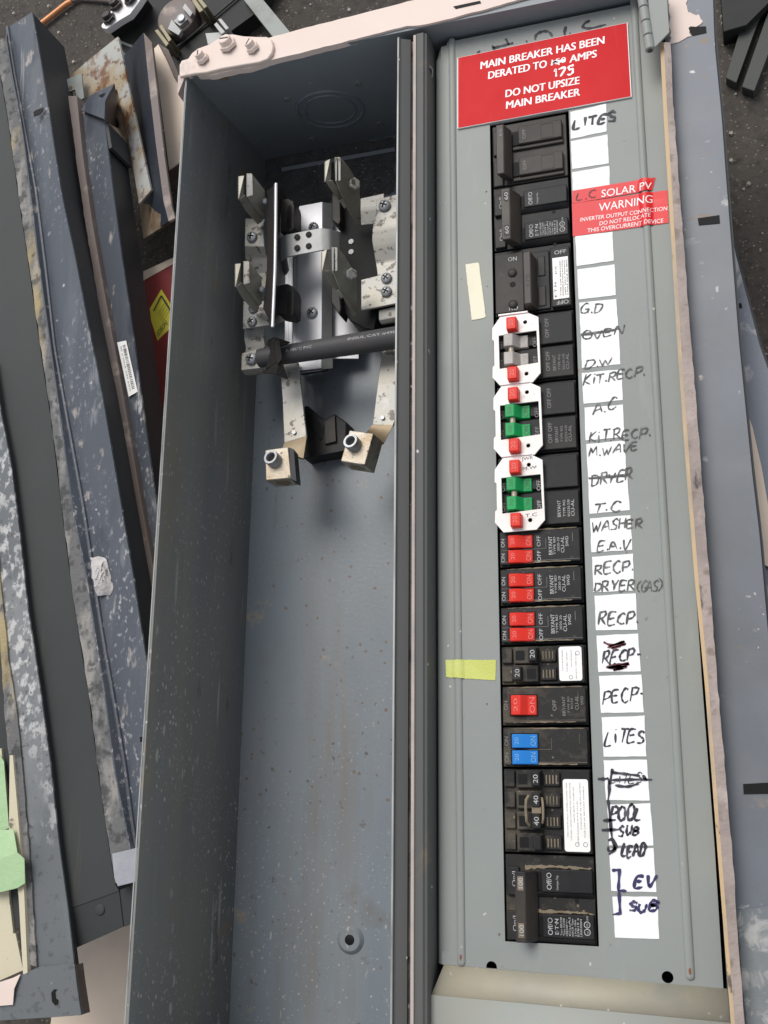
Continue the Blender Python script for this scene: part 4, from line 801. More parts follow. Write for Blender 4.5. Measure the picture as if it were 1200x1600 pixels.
# jaws: two blades each
def blade(pts, parent, m=m_zincd, t=.07):
    d = MB(); d.sheet(P3(pts),t); return d.build('blade', m, parent, .02)
def jaw(o, right):
    u, v = o; b = MB()
    j = MB(); 
    if not right:
        j.sheet(P3([(u,v,-1.0),(u+8.5,v-1,-1.0),(u+9,v+24,-1.2),(u+7,v+37,-1.25),(u,v+36,-1.0)]),.07); j.sheet(P3([(u+1,v+37,-1.05),(u+10,v+30,-1.2),(u+38,v+70,-2.6),(u+30,v+76,-2.7),(u+12,v+56,-1.8)]),.05); j = j.build('jaw', m_zincd, ms, .015)
        blade([(u+13,v-3,-.9),(u+21,v-3,-.9),(u+41,v+22,-1.5),(u+42,v+62,-2.4),(u+36,v+68,-2.6),(u+13,v+33,-1.1)],j)
        d = MB(); d.sheet(P3([(u+13,v-3,-.85),(u+21,v-3,-.85),(u+22,v+30,-1.0),(u+13,v+33,-1.05)]),.06); d.build('blade_tip', m_zinc, j, .015)
        d = MB(); d.lathe(at(u+41,v+40,-1.8),[(.1,0),(.09,.08),(.04,.1)],14,(.5,-.2,1)); d.build('rivet', m_screw, j)
    else:
        j.sheet(P3([(u,v+4,-1.0),(u+8,v,-1.0),(u+10,v+3,-1.1),(u+9,v+34,-1.2),(u,v+36,-1.0)]),.07); j.sheet(P3([(u+1,v+35,-1.05),(u+12,v+34,-1.2),(u+34,v+66,-2.2),(u+30,v+74,-2.3),(u+22,v+66,-1.9)]),.06); j = j.build('jaw', m_zincd, ms, .015)
        blade([(u+16,v-2,-.95),(u+24,v-2,-.95),(u+36,v+11,-1.3),(u+54,v+40,-2.0),(u+56,v+104,-3.0),(u+49,v+106,-3.1),(u+30,v+68,-2.0),(u+17,v+36,-1.2)],j,m_zincd)
        d = MB(); d.sheet(P3([(u+16,v-2,-.9),(u+18.5,v-3,-.9),(u+18.5,v+34,-1.1),(u+16,v+35,-1.1)]),.06); d.sheet(P3([(u+20.5,v-3,-.9),(u+24,v-2,-.9),(u+24,v+34,-1.1),(u+20.5,v+35,-1.1)]),.06); d.build('blade_tip', m_zinc, j, .012)
        c = Vector(at(u+45,v+40,-1.75)); d = MB(); d.lathe(c,[(.2,0),(.2,.1),(.15,.13)],6,(.75,-.2,.8)); d.build('bolt', m_zinc, j, .02)
        d = MB(); d.sheet(P3([(u+22,v+66,-1.85),(u+28,v+64,-1.85),(u+34,v+74,-2.1),(u+30,v+78,-2.1)]),.12); d.build('bolt_end', m_zincd, j)
jaw((373,275),False); jaw((368,412),False); jaw((508,248),True); jaw((503,389),True)
# black insulating block behind the right jaws
d = MB(); d.prism([at(u,v,-3.3) for u,v in ((531,318),(560,330),(590,345),(592,480),(585,515),(566,512),(546,500),(536,486),(531,440))],-4.9,-3.3); ib = d.build('insulator_block', m_pit, ms, .03)
for v in (378,394): d = MB(); d.lathe(at(549,v,-3.3),[(.1,0),(.09,.04)],14); d.build('rivet', m_clip, ib)
d = MB(); d.prism([at(u,v,-2.9) for u,v in ((518,300),(531,310),(532,345),(529,352),(518,344))],-3.6,-2.9); d.build('jaw_insulator', m_blk2, ms, .04); d = MB(); d.prism([at(u,v,-2.9) for u,v in ((517,440),(530,452),(533,482),(530,492),(517,472))],-3.6,-2.9); d.build('jaw_insulator', m_blk2, ms, .04)
# grey clip strap with four holes
cs = MB(); a = P3([(434,375,-3.0),(436,372,-2.3),(446,367,-2.05),(475,361,-2.0),(502,356,-2.0),(515,358,-2.1),(531,362,-2.6)]); bq = P3([(434,414,-3.0),(437,408,-2.3),(450,401,-2.05),(475,396,-2.0),(502,391,-2.0),(515,390,-2.1),(531,391,-2.6)])
cs.strip(smooth3(a) if False else a,bq,.06,40); cs = cs.build('clip_strap', m_clip, ms, .01)
for u,v in ((464,370),(482,366),(464,387),(482,384)): d = MB(); d.lathe(at(u,v,-1.965),[(.1,0),(.085,.012)],16); d.build('strap_hole', m_pit, cs)
d = MB(); d.sheet(P3([(434,412,-3.0),(447,402,-2.6),(450,424,-3.2),(447,430,-3.3),(440,424,-3.2)]),.06); d.build('strap_foot', m_clip, cs)
# bus straps
def wavy(L_, R_, name='bus_strap', m=m_zinc, t=.1):
    d = MB(); d.strip(P3(L_),P3(R_),t,48); return d.build(name, m, ms, .02)
s = wavy([(383,342,-2.9),(383,354,-2.8),(382,385,-2.8),(383,405,-3.1),(389,428,-3.3),(387,450,-3.1)],[(413,344,-2.9),(411,350,-2.8),(413,385,-2.8),(418,402,-3.1),(420,428,-3.3),(416,450,-3.1)])
phillips(at(394,371,-2.78),.19,s)
s = wavy([(380,470,-2.8),(379,514,-2.8)],[(414,470,-2.8),(421,508,-2.8)]); phillips(at(396,482,-2.78),.17,s); phillips(at(394,503,-2.78),.17,s)
wavy([(382,513,-3.0),(381,528,-3.2),(384,542,-3.05),(383,552,-2.9)],[(413,510,-3.0),(412,526,-3.2),(414,540,-3.05),(407,550,-2.9)])
s = wavy([(378,552,-2.7),(377,578,-2.7),(380,583,-2.9)],[(405,545,-2.7),(408,575,-2.7),(408,581,-2.9)],t=.22); phillips(at(393,561,-2.66),.2,s)
s = wavy([(587,312,-2.9),(588,330,-2.8),(582,355,-2.75),(581,375,-2.85),(587,410,-3.1),(590,432,-3.05)],[(640,298,-2.9),(640,325,-2.8),(640,350,-2.75),(640,375,-2.85),(640,405,-3.1),(640,425,-3.05)]); phillips(at(601,322,-2.78),.2,s)
wavy([(563,310,-3.1),(563,330,-3.15),(564,352,-3.3)],[(600,302,-3.1),(600,320,-3.15),(585,350,-3.3)])
s = wavy([(564,437,-2.9),(564,485,-2.9)],[(640,418,-2.9),(640,470,-2.9)]); phillips(at(604,435,-2.88),.18,s); phillips(at(604,456,-2.88),.18,s)
wavy([(592,485,-3.1),(592,500,-3.15),(595,506,-3.25)],[(640,474,-3.1),(640,492,-3.15),(640,498,-3.25)],t=.15)
s = wavy([(437,570,-3.3),(441,620,-3.3),(444,692,-3.2)],[(466,566,-3.3),(472,620,-3.3),(479,682,-3.2)]); d = MB(); d.lathe(at(460,676,-3.19),[(.07,0),(.06,.05)],12); d.build('rivet', m_screw, s)
d = MB(); d.strip(P3([(444,692,-3.2),(440,706,-3.0)]),P3([(479,682,-3.2),(474,716,-3.0)]),.08,8); d.build('strap_bend', m_lugd, s)
s = wavy([(597,545,-3.3),(590,600,-3.3),(582,664,-3.2)],[(640,540,-3.3),(638,600,-3.3),(614,665,-3.2)]); d = MB(); d.lathe(at(598,653,-3.19),[(.07,0),(.06,.05)],12); d.build('rivet', m_screw, s)
d = MB(); d.strip(P3([(582,664,-3.2),(572,676,-2.9)]),P3([(614,664,-3.2),(600,692,-3.3)]),.08,8); d.build('strap_bend', m_lugd, s)
def lug(top, ztop, zbot, sc, r):
    c0 = [at(u,v,ztop) for u,v in top]; d = MB(); d.prism(c0,zbot,ztop); o = d.build('lug', m_lug, ms, .03)
    c = Vector(at(*sc,ztop)); d = MB(); d.lathe(c-Vector((0,0,.1)),[(r,0),(r,.33),(r*.94,.38),(r*.66,.38),(r*.62,.36),(r*.6,.1)],28,(-.12,.2,1)); q = d.build('set_screw', m_screw, o)
    d = MB(); d.lathe(c+Vector((-.02,.04,.16)),[(r*.56,0),(r*.55,.01)],6,(-.12,.2,1)); d.build('hex_socket', m_pit, q)
    yb = min(p[1] for p in c0); lo = sorted(c0,key=lambda p:p[1])[:2]; mid = (Vector(lo[0])+Vector(lo[1]))/2; dirn = (Vector(lo[1])-Vector(lo[0])); nn = Vector((dirn.y,-dirn.x,0)).normalized(); nn = nn if nn.y<0 else -nn
    d = MB(); d.lathe(mid-Vector((0,0,(ztop-zbot)*.5))-nn*.02,[(.24,0),(.24,.03),(.2,.032),(.19,.024)],24,nn); d.build('wire_hole', m_lugd, o)
lug([(414,703),(450,698),(455,747),(415,751)],-2.2,-3.0,(430,721),.24)
lug([(546,672),(584,677),(570,727),(532,721)],-2.2,-3.1,(554,696),.24)
d = MB(); d.sheet(P3([(452,699,-2.18),(459,702,-2.2),(463,752,-2.2),(455,748,-2.18)]),.5); d.build('lug_shaded_side', m_dark, ms)  # dark sheet drawn for the shade on the right side of the lug
nb = MB(); nb.prism([at(u,v,-4.3) for u,v in ((475,634),(481,634),(505,655),(522,646),(542,660),(540,704),(474,717),(476,690))],-4.98,-4.3); nb = nb.build('terminal_block', m_black, ms, .04)
d = MB(); d.lathe(at(510,671,-4.3),[(.2,0),(.19,.012)],20); d.build('wire_hole', m_pit, nb)
d = MB(); d.sheet(P3([(479,642,-4.27),(500,660,-4.27),(504,684,-4.27),(500,688,-4.27),(478,664,-4.27)]),.02); d.build('wire_groove', m_pit, nb)
d = MB(); d.sheet(P3([(507,658,-4.2),(523,648,-4.2),(525,690,-4.2),(507,694,-4.2)]),.1); d.build('block_face', m_blk2, nb, .02)
# sleeve and torn tape across the socket
cv = thing('pvc_sleeve', 'black PVC sleeve with white print lying across the meter socket straps', 'cable sleeve', at(520,545,-3))
a, bq = Vector(at(405,560,-2.6)), Vector(at(650,523,-2.6)); d = MB(); N_ = 20
d.tube([a.lerp(bq,i/N_) for i in range(N_+1)],[.3+.06*i/N_ for i in range(N_+1)],28); cv1 = d.build('sleeve', m_conduit, cv)
t = MB(); ax = (bq-a).normalized(); upv = Vector((-ax.y,ax.x,0))
def curved(sx, f0, f1, off, h):
    V, Fc = glyph(sx,.0)
    vs = []
    for p,q in V:
        f = f0+(f1-f0)*p; r = (.3+.06*f)+.006; th = math.radians(90)-(off+q*h)/r*1.0; c = a.lerp(bq,f)
        vs.append(c+upv*(-r*math.cos(th)*-1)+Vector((0,0,r*math.sin(th))))
    t.add(vs,Fc)
curved('A 105°C PVC',.2,.37,-.06,.09); curved('INSUL CAT #49DO T',.6,.98,.0,.09)
t.build('printing', m_print, cv1)
d = MB(); k = random.Random(2)
d.sheet(P3([(408,583,-2.15),(415,577,-2.1),(425,537,-2.0),(432,541,-1.98),(439,562,-2.05),(450,593,-2.3),(430,585,-2.1)]),.04)
d.sheet(P3([(416,538,-2.2),(420,530,-2.1),(430,526,-2.0),(443,531,-2.1),(453,534,-2.2),(446,538,-2.0),(430,541,-1.95),(422,544,-2.05)]),.05)
d.sheet(P3([(428,535,-1.95),(436,530,-1.9),(441,560,-2.0),(434,570,-2.0)]),.04)
d.build('torn_tape', m_tapeb, cv, .01)
# ================================================================== LEFT SIDE SCRAP
TRO = 'grey metal troughs piled on the left'
def rail(pts, z): return [at(u,v,z) for u,v in pts]
def wallstrip(mb, r, z, dx=.0, t=.06): mb.strip(r,[(p[0]+dx,p[1],z) for p in r],t)
ZG = -5.85
# B: wide trough with chalky flange
tb_ = thing('enclosure_trough', 'wide grey-green trough with a chalky blue flange and a mortar-crusted edge, left of the panel', 'metal trough', at(100,800,ZG))
stL = [(0,60),(0,110),(15,200),(30,310),(43,397),(67,567),(80,653),(97,793),(110,897),(120,967),(140,1090),(153,1197),(166,1290),(180,1380)]
stR = [(8,60),(16,110),(33,200),(46,300),(58,400),(82,573),(97,680),(112,793),(132,890),(147,987),(163,1090),(177,1197),(195,1290),(213,1380)]
crs = [(12,43),(24,120),(40,207),(57,300),(72,420),(86,545),(103,640),(131,793),(147,900),(160,987),(178,1090),(196,1197),(208,1290),(222,1370)]
edg = [(50,19),(62,85),(80,200),(97,310),(116,395),(136,500),(160,620),(190,795),(208,900),(221,985),(238,1090),(252,1197),(262,1290),(270,1370)]
d = MB(); ff = [(-200,140)]+[(-1,110)]+[(u-1,v) for u,v in stL[2:]]+[(186,1392),(108,1420),(-100,1500)]
d.prism(rail(ff,-1.9),-2.0,-1.9); fp_ = d.build('face_panel', m_flat, tb_)
d = MB(); d.sheet(P3([(107,1421,-1.92),(186,1392,-1.92),(193,1448,-2.05),(115,1483,-2.05)]),.06); d.sheet(P3([(187,1391,-1.94),(214,1379,-1.94),(212,1442,-2.05),(194,1448,-2.05)]),.06); ef = d.build('end_flap', m_flat, tb_, .01)
d = MB(); c = at(156,1421,-1.95); d.lathe(c,[(.16,0),(.14,.02),(.05,.035)],16); d.build('dimple', m_flat, ef)
a = rail(stL,-1.6); bq = rail(stR,-1.55); rr = random.Random(8)
a2 = [(p.x+rr.uniform(-.022,.022),p.y,p.z) for p in resample(a,90)]
d = MB(); d.strip(a2,bq,.3,90); d.build('crusted_edge', m_dirt, tb_)
d = MB(); d.strip(rail(stR,-1.9),rail([(u+3,v) for u,v in stR],-1.9),.1); d.build('groove', m_pit, tb_)
d = MB(); d.strip(rail([(u+2,v) for u,v in stR],-1.5),rail(crs,-1.75),.06); d.build('flange', m_flange, tb_)
d = MB(); d.strip(rail(crs,-1.75),rail(edg,-1.3),.06); fl2 = d.build('flange', m_flange, tb_)
d = MB(); d.tube([Vector(p)+Vector((0,0,.02)) for p in resample(rail(crs,-1.73),60)],.07,8); d.build('flange_bead', m_flange, tb_)
d = MB(); wallstrip(d, rail(edg,-1.36), -3.4, .0); d.build('side_wall', m_dark, tb_)
d = MB(); d.sheet(P3([(52,175,-1.25),(56,172,-1.25),(68,168,-1.25),(67,173,-1.25),(62,179,-1.25),(53,182,-1.25)]),.02); d.build('slot', m_pit, fl2)
d = MB(); d.sheet(P3([(218,1152,-1.32),(240,1146,-1.25),(240,1157,-1.25),(219,1160,-1.32)]),.02); d.build('slot', m_pit, fl2)
def lump(mb, pts, z, h, seed, n=7):
    r_ = random.Random(seed); P = [Vector(at(u,v,z)) for u,v in pts]; c = sum(P,Vector())/len(P); R = resample(P+[P[0]],28)[:-1]; rings = []
    for k in range(5):
        f = 1-.16*k; zz = z+h*math.sin(k/4*math.pi/2); rings.append([(c.x+(p.x-c.x)*f+r_.uniform(-.03,.03),c.y+(p.y-c.y)*f+r_.uniform(-.03,.03),zz+r_.uniform(-.03,.03)) for p in R])
    for x, y in zip(rings,rings[1:]): mb.loft(x,y,False)
    mb.loft(rings[-1],[(p[0],p[1],p[2]+.01) for p in rings[-1]])
d = MB(); lump(d,[(141,870),(164,870),(170,890),(177,918),(172,930),(150,931),(145,905)],-1.55,.16,4); tag(d.build('mortar_lump', m_cfoam),'pale pinkish lump of dried mortar stuck on the blue flange','mortar lump')
d = MB(); d.sheet(P3([(175,1334,-1.45),(205,1327,-1.4),(222,1322,-1.38),(222,1362,-1.38),(212,1378,-1.42),(184,1385,-1.45),(178,1370,-1.45)]),.04); tag(d.build('tape_strip', m_grt, bevel=.01),'grey cloth tape wrapped on the lower end of the crusted trough','tape')
# C: second trough, with barcode sticker
tc_ = thing('enclosure_trough', 'narrower dark trough with a barcode sticker, between the chalky flange and the panel', 'metal trough', at(200,500,ZG))
sl = [(107,150),(118,240),(132,340),(150,450),(170,560),(190,660),(212,780),(232,890),(250,1000)]
sr = [(120,150),(129,240),(143,340),(162,450),(182,560),(200,660),(220,780),(240,890),(256,1000)]
er = [(163,186),(168,230),(178,310),(190,400),(205,500),(218,600),(232,700),(246,800),(262,900)]
a2 = [(p.x+rr.uniform(-.014,.014),p.y,p.z) for p in resample(rail(sl,-2.4),70)]
d = MB(); d.strip(a2,rail(sr,-2.35),.25,70); d.build('crusted_edge', m_brown, tc_)
d = MB(); d.strip(rail([(126,172),(133,240),(147,340),(165,450),(185,560),(203,660),(222,780),(242,890),(258,1000)],-2.6),rail(er,-2.3),.06); fc = d.build('flange', m_flange, tc_)
d = MB(); a = rail([(126,172),(133,160),(141,149)],-2.4); d.strip(a,rail([(163,186),(164,158),(178,131)],-1.9),.05,14); d.build('curled_tab', m_flange, fc)
d = MB(); d.sheet(P3([(154,150,-2.05),(158,147,-2.0),(164,145,-1.98),(165,148,-1.98),(160,152,-2.0)]),.015); d.build('tab_hole', m_pit, fc)
d = MB(); d.sheet(P3([(163,188,-2.2),(165,158,-2.0),(179,131,-1.85),(187,170,-4),(192,205,-5)]),.04); d.build('tab_underside', m_brown, fc)
d = MB(); wallstrip(d, rail(er,-2.36), -3.75, .0); cw = d.build('side_wall', m_dark, tc_)
d = MB(); p0, p1 = Vector(at(165,193,-2.3)), Vector(at(171,231,-2.3)); d.strip([p0+Vector((.1,0,0)),p1+Vector((.1,0,0))],[p0+Vector((.1,0,-1.35)),p1+Vector((.1,0,-1.35))],.12,6); d.build('side_lug', m_dark, cw)
d = MB(); d.sheet(P3([(183,535,-2.43),(197,532,-2.36),(215,612,-2.33),(201,620,-2.42)]),.01); q = d.build('barcode_sticker', m_stick, fc)
t = MB(); o0, e0, e1 = Vector(at(186,537,-2.405)), Vector(at(203,616,-2.405))-Vector(at(186,537,-2.405)), Vector(at(195,534,-2.36))-Vector(at(186,537,-2.405)); o0 += Vector((0,0,.012))
for k in range(26):
    f = .06+k*.034; g_ = f+random.choice((.008,.014,.02)); t.add([o0+e0*f+e1*.5,o0+e0*g_+e1*.5,o0+e0*g_+e1*1.0,o0+e0*f+e1*1.0],[(0,1,2,3)])
txt(t,'CAT NO 4702-S 3R',o0+e0*.95+e1*.3,-e0*.9,e1*-.2,0); t.build('barcode_print', m_printg, q)
# A: nearest trough, bottom left
ta = thing('enclosure_trough', 'nearest grey trough with cement splashes and a slotted end flange, bottom left corner', 'metal trough', at(60,1300,ZG))
oe = [(-12,560),(0,640),(16,720),(30,830),(43,950),(60,1060),(78,1190),(92,1320),(106,1420),(116,1508)]
ie = [(-40,560),(-18,700),(-8,830),(2,930),(12,1030),(25,1110),(34,1200),(42,1300),(50,1400),(56,1511)]
d = MB(); d.strip(rail(ie,-1.7),rail(oe,-1.6),.07); d.build('flange', m_flangea, ta, .01)
d = MB(); wallstrip(d, rail(oe,-1.66), -1.89); d.build('side_wall', m_dark, ta)
d = MB(); d.prism(rail([(38,1522),(60,1511),(116,1507),(120,1540),(127,1586),(90,1589),(-20,1596),(-20,1540)],-1.52),-1.64,-1.52); e_ = d.build('end_flange', m_flangea, ta, .02)
d = MB(); d.sheet(P3([(80,1551,-1.50),(84,1546,-1.50),(89,1546,-1.50),(86,1550,-1.50),(87,1560,-1.50),(91,1563,-1.50),(90,1569,-1.50),(86,1571,-1.50),(81,1565,-1.50)]),.015); d.build('slot', m_pit, e_)
d = MB(); wallstrip(d, rail([(116,1508),(120,1540),(127,1586)],-1.66), -2.1); d.build('side_wall', m_brown, ta)
il = [(-60,560),(-30,700),(-18,830),(-4,930),(2,1030),(8,1120),(16,1200),(24,1300),(34,1400),(40,1505)]
a2 = [(p.x+rr.uniform(-.02,.02),p.y,p.z+rr.uniform(0,.03)) for p in resample(rail(il,-1.65),80)]
d = MB(); d.strip(a2,[(p.x+rr.uniform(-.02,.02),p.y,p.z) for p in resample(rail([(u+1,v) for u,v in ie],-1.62),80)],.3,80); d.build('crusted_edge', m_dirt, ta)
d = MB(); d.sheet(P3([(15,1180,-1.58),(20,1180,-1.55),(32,1320,-1.55),(38,1400,-1.52),(43,1522,-1.52),(36,1522,-1.55),(29,1400,-1.58),(14,1300,-1.58)]),.15); tag(d.build('wood_strip', m_cream),'chipped cream wooden strip running beside the green tape','wood strip')
d = MB(); d.sheet(P3([(-40,1160,-1.80),(2,1170,-1.80),(10,1240,-1.80),(14,1400,-1.80),(22,1470,-1.80),(-40,1480,-1.80)]),.1); cb = tag(d.build('cream_board', m_cream),'cream painted board at the left edge under the green tape','board')
d = MB(); d.sheet(P3([(-30,1470,-1.75),(24,1458,-1.70),(36,1516,-1.70),(-30,1545,-1.75)]),.06); tag(d.build('card_scrap', m_cream),'flat cream card below the light green tape','card')
d = MB(); d.sheet(P3([(-30,1550,-1.45),(-5,1536,-1.42),(20,1528,-1.42),(32,1522,-1.45),(22,1545,-1.40),(20,1570,-1.45),(-30,1574,-1.45)]),.02); tag(d.build('paint_flake', m_pink),'cream paint flake curling at the corner of the nearest trough','paint flake')
d = MB(); a = resample(P3([(-30,1300,-1.50),(0,1297,-1.48),(22,1296,-1.40),(26,1330,-1.30),(38,1345,-1.32),(39,1378,-1.35)]),30); 
d.strip(resample(P3([(-30,1298,-1.50),(-4,1297,-1.46),(21,1296,-1.42)]),30),resample(P3([(-30,1345,-1.40),(0,1342,-1.32),(27,1332,-1.32)]),30),.02,30)
d.strip(resample(P3([(-30,1345,-1.40),(0,1342,-1.32),(27,1332,-1.32),(38,1342,-1.30)]),30),resample(P3([(-30,1397,-1.50),(0,1394,-1.42),(26,1388,-1.38),(39,1380,-1.38)]),30),.02,30)
d.strip(P3([(-30,1180,-1.70),(0,1180,-1.70),(6,1190,-1.70)]),P3([(-30,1298,-1.70),(2,1298,-1.68),(14,1294,-1.68)]),.02,20)
tag(d.build('tape_strip', m_lgreen),'light green masking tape folded over the bottom left trough','tape')
# peach box face below
d = MB(); d.prism(rail([(90,1500),(160,1440),(290,1400),(330,1480),(330,1760),(60,1760)],-5.35),-5.85,-5.35); tag(d.build('peach_cover', m_beige, bevel=.03),'flat peach painted cover on the ground between the trough and the panel','cover')
# rust plate, tray, beige plate
rp = thing('rusty_plate','rust-stained cream steel plate standing behind the curled trough end','steel plate',at(190,180,ZG))
d = MB(); d.sheet(P3([(103,124,-3.6),(140,92,-3.4),(184,57,-3.2),(204,150,-3.2),(236,297,-3.4),(217,319,-3.6),(203,232,-3.6),(183,140,-3.5),(128,166,-3.6)]),.1); d.build('plate', m_rusty, rp, .01)
d = MB(); d.sheet(P3([(203,232,-3.7),(180,140,-3.6),(168,150,-3.6),(165,200,-4.6),(200,240,-4.6)]),.06); d.build('plate_return', m_rust, rp)
cl = tag(MB().sheet(P3([(104,124,-3.1),(127,114,-3.1),(131,153,-3.1),(121,159,-3.1),(117,140,-3.1),(107,143,-3.1)]),.08).build('steel_clip', m_rail, bevel=.01),'small pale steel clip with a hole at the rusty plate corner','clip')
d = MB(); c = at(110,137,-3.09); d.lathe(c,[(.09,0),(.08,.01)],14); d.build('hole', m_rust, cl)
ty = thing('metal_tray','dark navy tray with a chipped brown edge and rusted end','tray',at(240,220,ZG))
sL = [(224,51),(232,130),(243,225),(255,315),(263,346)]; sR = [(237,66),(246,150),(257,245),(268,322),(274,341)]
d = MB(); d.strip(rail(sL,-2.4),rail(sR,-2.35),.12); d.build('edge', m_brown, ty, .02)
d = MB(); d.strip(rail(sL,-2.45),[at(193,88,-5.5),at(203,170,-5.5),at(214,260,-5.5),at(222,340,-5.5),at(224,372,-5.5)],.06); d.build('inner_face', m_navy, ty)
d = MB(); d.sheet(P3([(224,373,-4.6),(274,342,-2.4),(262,320,-2.45),(218,318,-5.3)]),.06); d.build('end_face', m_rust, ty)
bp_ = thing('beige_plate','beige enclosure cover standing beside the dark tray','cover',at(270,180,ZG))
d = MB(); d.sheet(P3([(240,76,-3.6),(248,68,-3.6),(256,80,-3.6),(272,118,-3.6),(296,150,-3.6),(300,200,-3.6),(300,240,-3.6),(264,266,-3.6)]),.06); d.build('plate', m_beige, bp_, .02)
d = MB(); d.sheet(P3([(248,68,-3.36),(263,78,-3.5),(280,118,-3.6),(286,140,-3.6),(272,118,-3.45),(260,90,-3.4)]),.05); d.build('chipped_side', m_brown, bp_)
d = MB(); d.sheet(P3([(264,267,-3.75),(300,243,-3.85),(300,275,-5.4),(267,298,-5.4)]),.06); d.build('lower_side', m_brown, bp_)
# red box with yellow label
rb = thing('red_box','dark red box with a yellow label lying beside the panel','box',at(260,540,ZG))
d = MB(); d.prism(rail([(225,436),(278,409),(330,400),(330,760),(262,720)],-5.25),-5.86,-5.25); d.build('body', m_crim, rb, .04)
d = MB(); d.prism(rail([(224,424),(280,398),(330,388),(330,396),(278,408),(224,438)],-5.23),-5.5,-5.23); d.build('pale_edge', m_beige, rb)
d = MB(); d.sheet(P3([(234,482,-5.24),(252,452,-5.24),(278,494,-5.24),(274,505,-5.24),(246,532,-5.24),(236,500,-5.24)]),.01); yl = d.build('warning_label', m_yell, rb)
t = MB(); o0 = Vector(at(240,481,-5.225)); ex, ey = Vector(at(252,461,-5.225))-o0, Vector(at(258,517,-5.225))-o0
for k in range(4): txt(t,'AVISO DE LA CAJA',o0+ey*(.35+.12*k)+ex*.1,ex*1.1,ey*-.06,0)
txt(t,'(EDISON)',Vector(at(247,527,-5.225)),Vector(at(262,505,-5.225))-Vector(at(247,527,-5.225)),ey*-.18,.01)
for f0,f1 in (((240,486),(252,462)),((252,462),(273,496))):
    p,q = Vector(at(*f0,-5.225)),Vector(at(*f1,-5.225)); nn = (q-p).normalized(); nn = Vector((-nn.y,nn.x,0))*.03; t.add([p+nn,p-nn,q-nn,q+nn],[(0,1,2,3)])
t.build('label_print', m_printb, yl)
# copper pipe and brown rod on the ground
d = MB(); d.tube(P3([(57,43,-5.7),(80,25,-5.7),(104,6,-5.7),(112,2,-5.7)]),.12,12); tag(d.build('copper_pipe', m_copper),'short orange copper pipe on the dark ground at the top left','pipe')
d = MB(); d.tube(P3([(112,2,-5.75),(125,-3,-5.75),(150,-1,-5.75),(190,3,-5.75)]),.1,10); tag(d.build('brown_rod', m_brown),'thin brown rod on the ground continuing from the copper pipe','rod')
# black meter enclosure at the top
be = thing('meter_enclosure','black open meter enclosure with white screw plate lying at the top left','meter enclosure',at(290,30,ZG))
d = MB(); d.prism(rail([(172,52),(210,-30),(300,-80),(460,-100),(400,20),(345,60),(310,130),(262,150),(235,80),(202,92)],-5.2),-5.85,-5.2); d.build('body', m_abysm, be)
d = MB(); d.prism(rail([(158,40),(160,44),(167,45),(186,32),(203,22),(215,6),(224,-8),(200,-14),(186,0),(170,22)],-4.3),-4.6,-4.3); hpb = d.build('hub_plate', m_signw, be, .015)
for u,v in ((172,31),(183,10),(205,1)): slot_screw(at(u,v,-4.3),.2,.3,(-.2,.3,1),u*.1,hpb,m_barr)
d = MB(); wallstrip(d, rail([(167,45),(186,32),(203,22),(224,-8)],-4.5), -5.3); d.build('side_wall', m_abysm, be)
d = MB(); c = at(278,28,-4.9); d.lathe(c,[(.85,-.3),(.85,.1),(.75,.15)],32); o = d.build('meter_boss', m_brown, be, .03)
d = MB(); d.prism(rail([(269,30),(280,20),(291,27),(279,38)],-4.5),-4.76,-4.6); d.prism(rail([(289,5),(301,20),(297,26),(285,12)],-4.6),-4.8,-4.6); d.prism(rail([(262,45),(268,30),(283,48),(279,55)],-4.6),-4.8,-4.6); d.build('bracket', m_clip, o, .01)
d = MB(); d.lathe(at(283,29,-4.58),[(.17,0),(.17,.06),(.12,.08)],16); d.build('screw', m_screw, o)
for pts in ([(241,47),(246,45),(264,68),(260,73)],[(248,40),(252,37),(268,62),(264,66)],[(299,0),(305,-2),(318,16),(312,20)],[(306,-4),(311,-6),(324,10),(319,14)],[(334,38),(338,34),(352,50),(346,54)],[(340,30),(345,28),(358,44),(353,47)]):
    d = MB(); d.prism(rail(pts,-4.4),-5.2,-4.4); d.build('jaw', m_brass if pts[0][0]<330 else m_clip, be, .03)
d = MB(); d.strip(P3([(180,60,-5.15),(235,83,-5.15)]),P3([(188,96,-5.5),(210,92,-5.5)]),.05,6); d.build('pale_corner', m_rail, be)
d = MB(); d.tube(P3([(255,90,-5.1),(300,55,-5.1),(365,0,-5.1),(400,-30,-5.1)]),.05,8); d.build('floor_ridge', m_olive, be)
d = MB(); d.sheet(P3([(321,52,-4.6),(352,50,-4.6),(345,64,-4.6),(325,70,-4.6)]),.1); d.build('loose_bracket', m_clip, be)
d = MB(); d.sheet(P3([(378,-4,-4.9),(405,-8,-4.9),(455,52,-4.9),(428,60,-4.9)]),.3); rl = tag(d.build('steel_rail', m_rail, bevel=.03),'pale green-grey steel rail passing under the peach rim','rail')
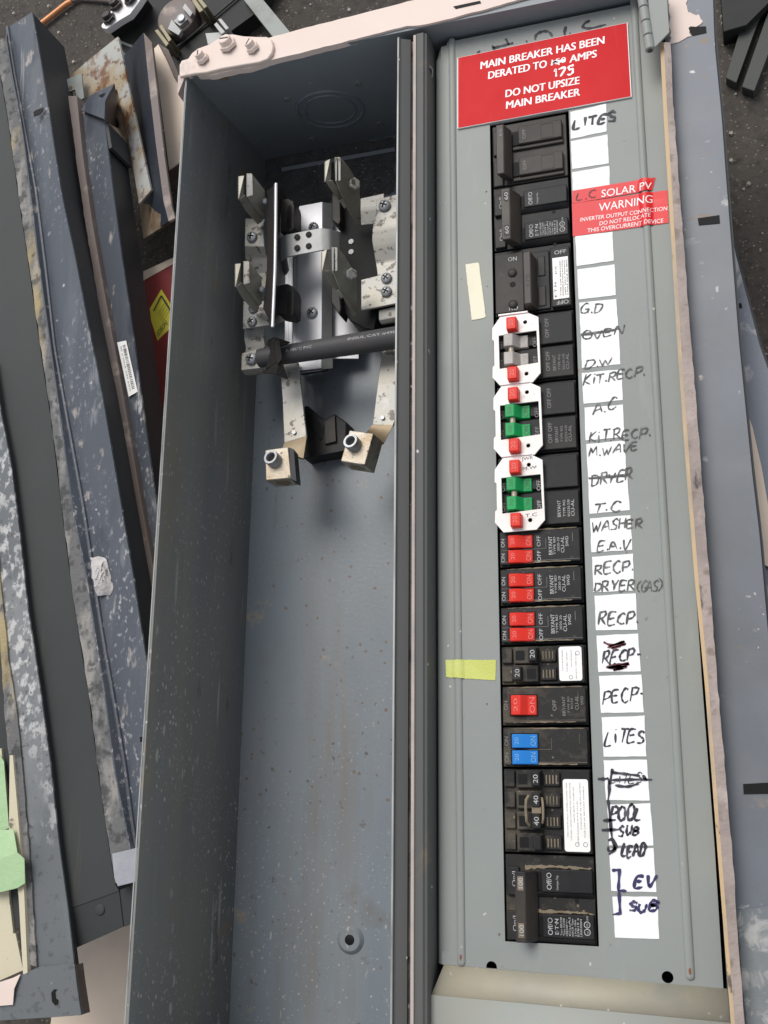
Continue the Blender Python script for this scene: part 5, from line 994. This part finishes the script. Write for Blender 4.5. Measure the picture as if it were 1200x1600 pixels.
# ================================================================== RIGHT SIDE
dr = thing('enclosure_door','blue-grey steel door alongside the peach rim with three slots','door',at(1120,600,ZG))
dl = [(1046,-40),(1047,70),(1050,170),(1058,267),(1076,534),(1093,734),(1110,967),(1128,1180),(1145,1350),(1168,1660)]
dr_ = [(1113,-40),(1117,70),(1128,183),(1134,267),(1155,534),(1175,734),(1187,834),(1200,984),(1222,1180),(1240,1350),(1275,1660)]
d = MB(); d.strip(rail([(u-6,v) for u,v in dl],.2),rail(dr_,.2),.08,60); dp = d.build('face', m_door, dr, .01)
d = MB(); wallstrip(d, rail(dr_,.1), -1.2); d.build('side_wall', m_dark, dr)
for q in ([(1074,46),(1080,42),(1103,41),(1104,51),(1082,56),(1079,51)],[(1090,341),(1124,336),(1125,349),(1092,352)],[(1161,1225),(1215,1222),(1215,1240),(1162,1241)]):
    d = MB(); d.sheet(P3([(u,v,.215) for u,v in q]),.012); d.build('slot', m_pit, dp)
d = MB(); d.prism(rough_edge(rail([(1046,-30),(1073,-30),(1073,18),(1086,24),(1094,21),(1098,34),(1090,41),(1076,43),(1080,55),(1060,67),(1050,70),(1046,40)],.21),.035,60),.2,.222); d.build('paint_patch', m_pink, dp)
# pink crumbs along the edge, second panel below
d2 = thing('scrap_sheet','splashed blue-grey panel lying under the door at the right edge','panel',at(1180,600,ZG))
d = MB(); d.prism(rail([(1100,330),(1143,366),(1150,400),(1166,460),(1187,540),(1215,620),(1300,800),(1300,1100),(1150,1100)],-1.6),-1.7,-1.6); o = d.build('face', m_door2, d2)
d = MB(); d.sheet(P3([(1150,476,-1.58),(1158,473,-1.58),(1160,480,-1.58),(1151,483,-1.58)]),.012); d.build('slot', m_pit, o)
d = MB(); wallstrip(d, rail([(1143,366),(1150,400),(1166,460),(1187,540),(1215,620)],-1.66), ZG); d.build('side_wall', m_dark, d2)
d = MB(); d.sheet(P3([(1166,640,-1.5),(1176,668,-1.5),(1190,730,-1.5),(1202,800,-1.5),(1230,900,-1.5),(1190,880,-1.5),(1170,740,-1.5)]),.06); tag(d.build('beige_strip', m_beige),'beige painted strip between the door and the splashed panel','strip')
d = MB(); d.prism(rough_edge(rail([(1150,1424),(1162,1418),(1180,1420),(1230,1412),(1260,1660),(1176,1660),(1163,1570),(1156,1480)],.225),.02,70),.2,.224); d.build('cement_film', m_concr, dp)
for i,(lab,q) in enumerate((('dark green-grey bar, left of two on the ground at the top right',[(1134,122),(1150,130),(1200,-10),(1176,-20)]),('dark green-grey bar, right of two on the ground at the top right',[(1159,136),(1178,143),(1225,20),(1205,5)]))):
    d = MB(); d.prism(rail(q,-5.5),-5.88,-5.5); tag(d.build('steel_bar', m_olive, bevel=.03),lab,'bar','dark bars on the ground')
d = MB(); d.prism(rail([(1122,-60),(1230,-60),(1230,-25),(1165,40),(1130,50)],-5.2),-5.88,-5.2); tag(d.build('black_case', m_abysm, bevel=.03),'black case in shadow behind the door at the top right','case')
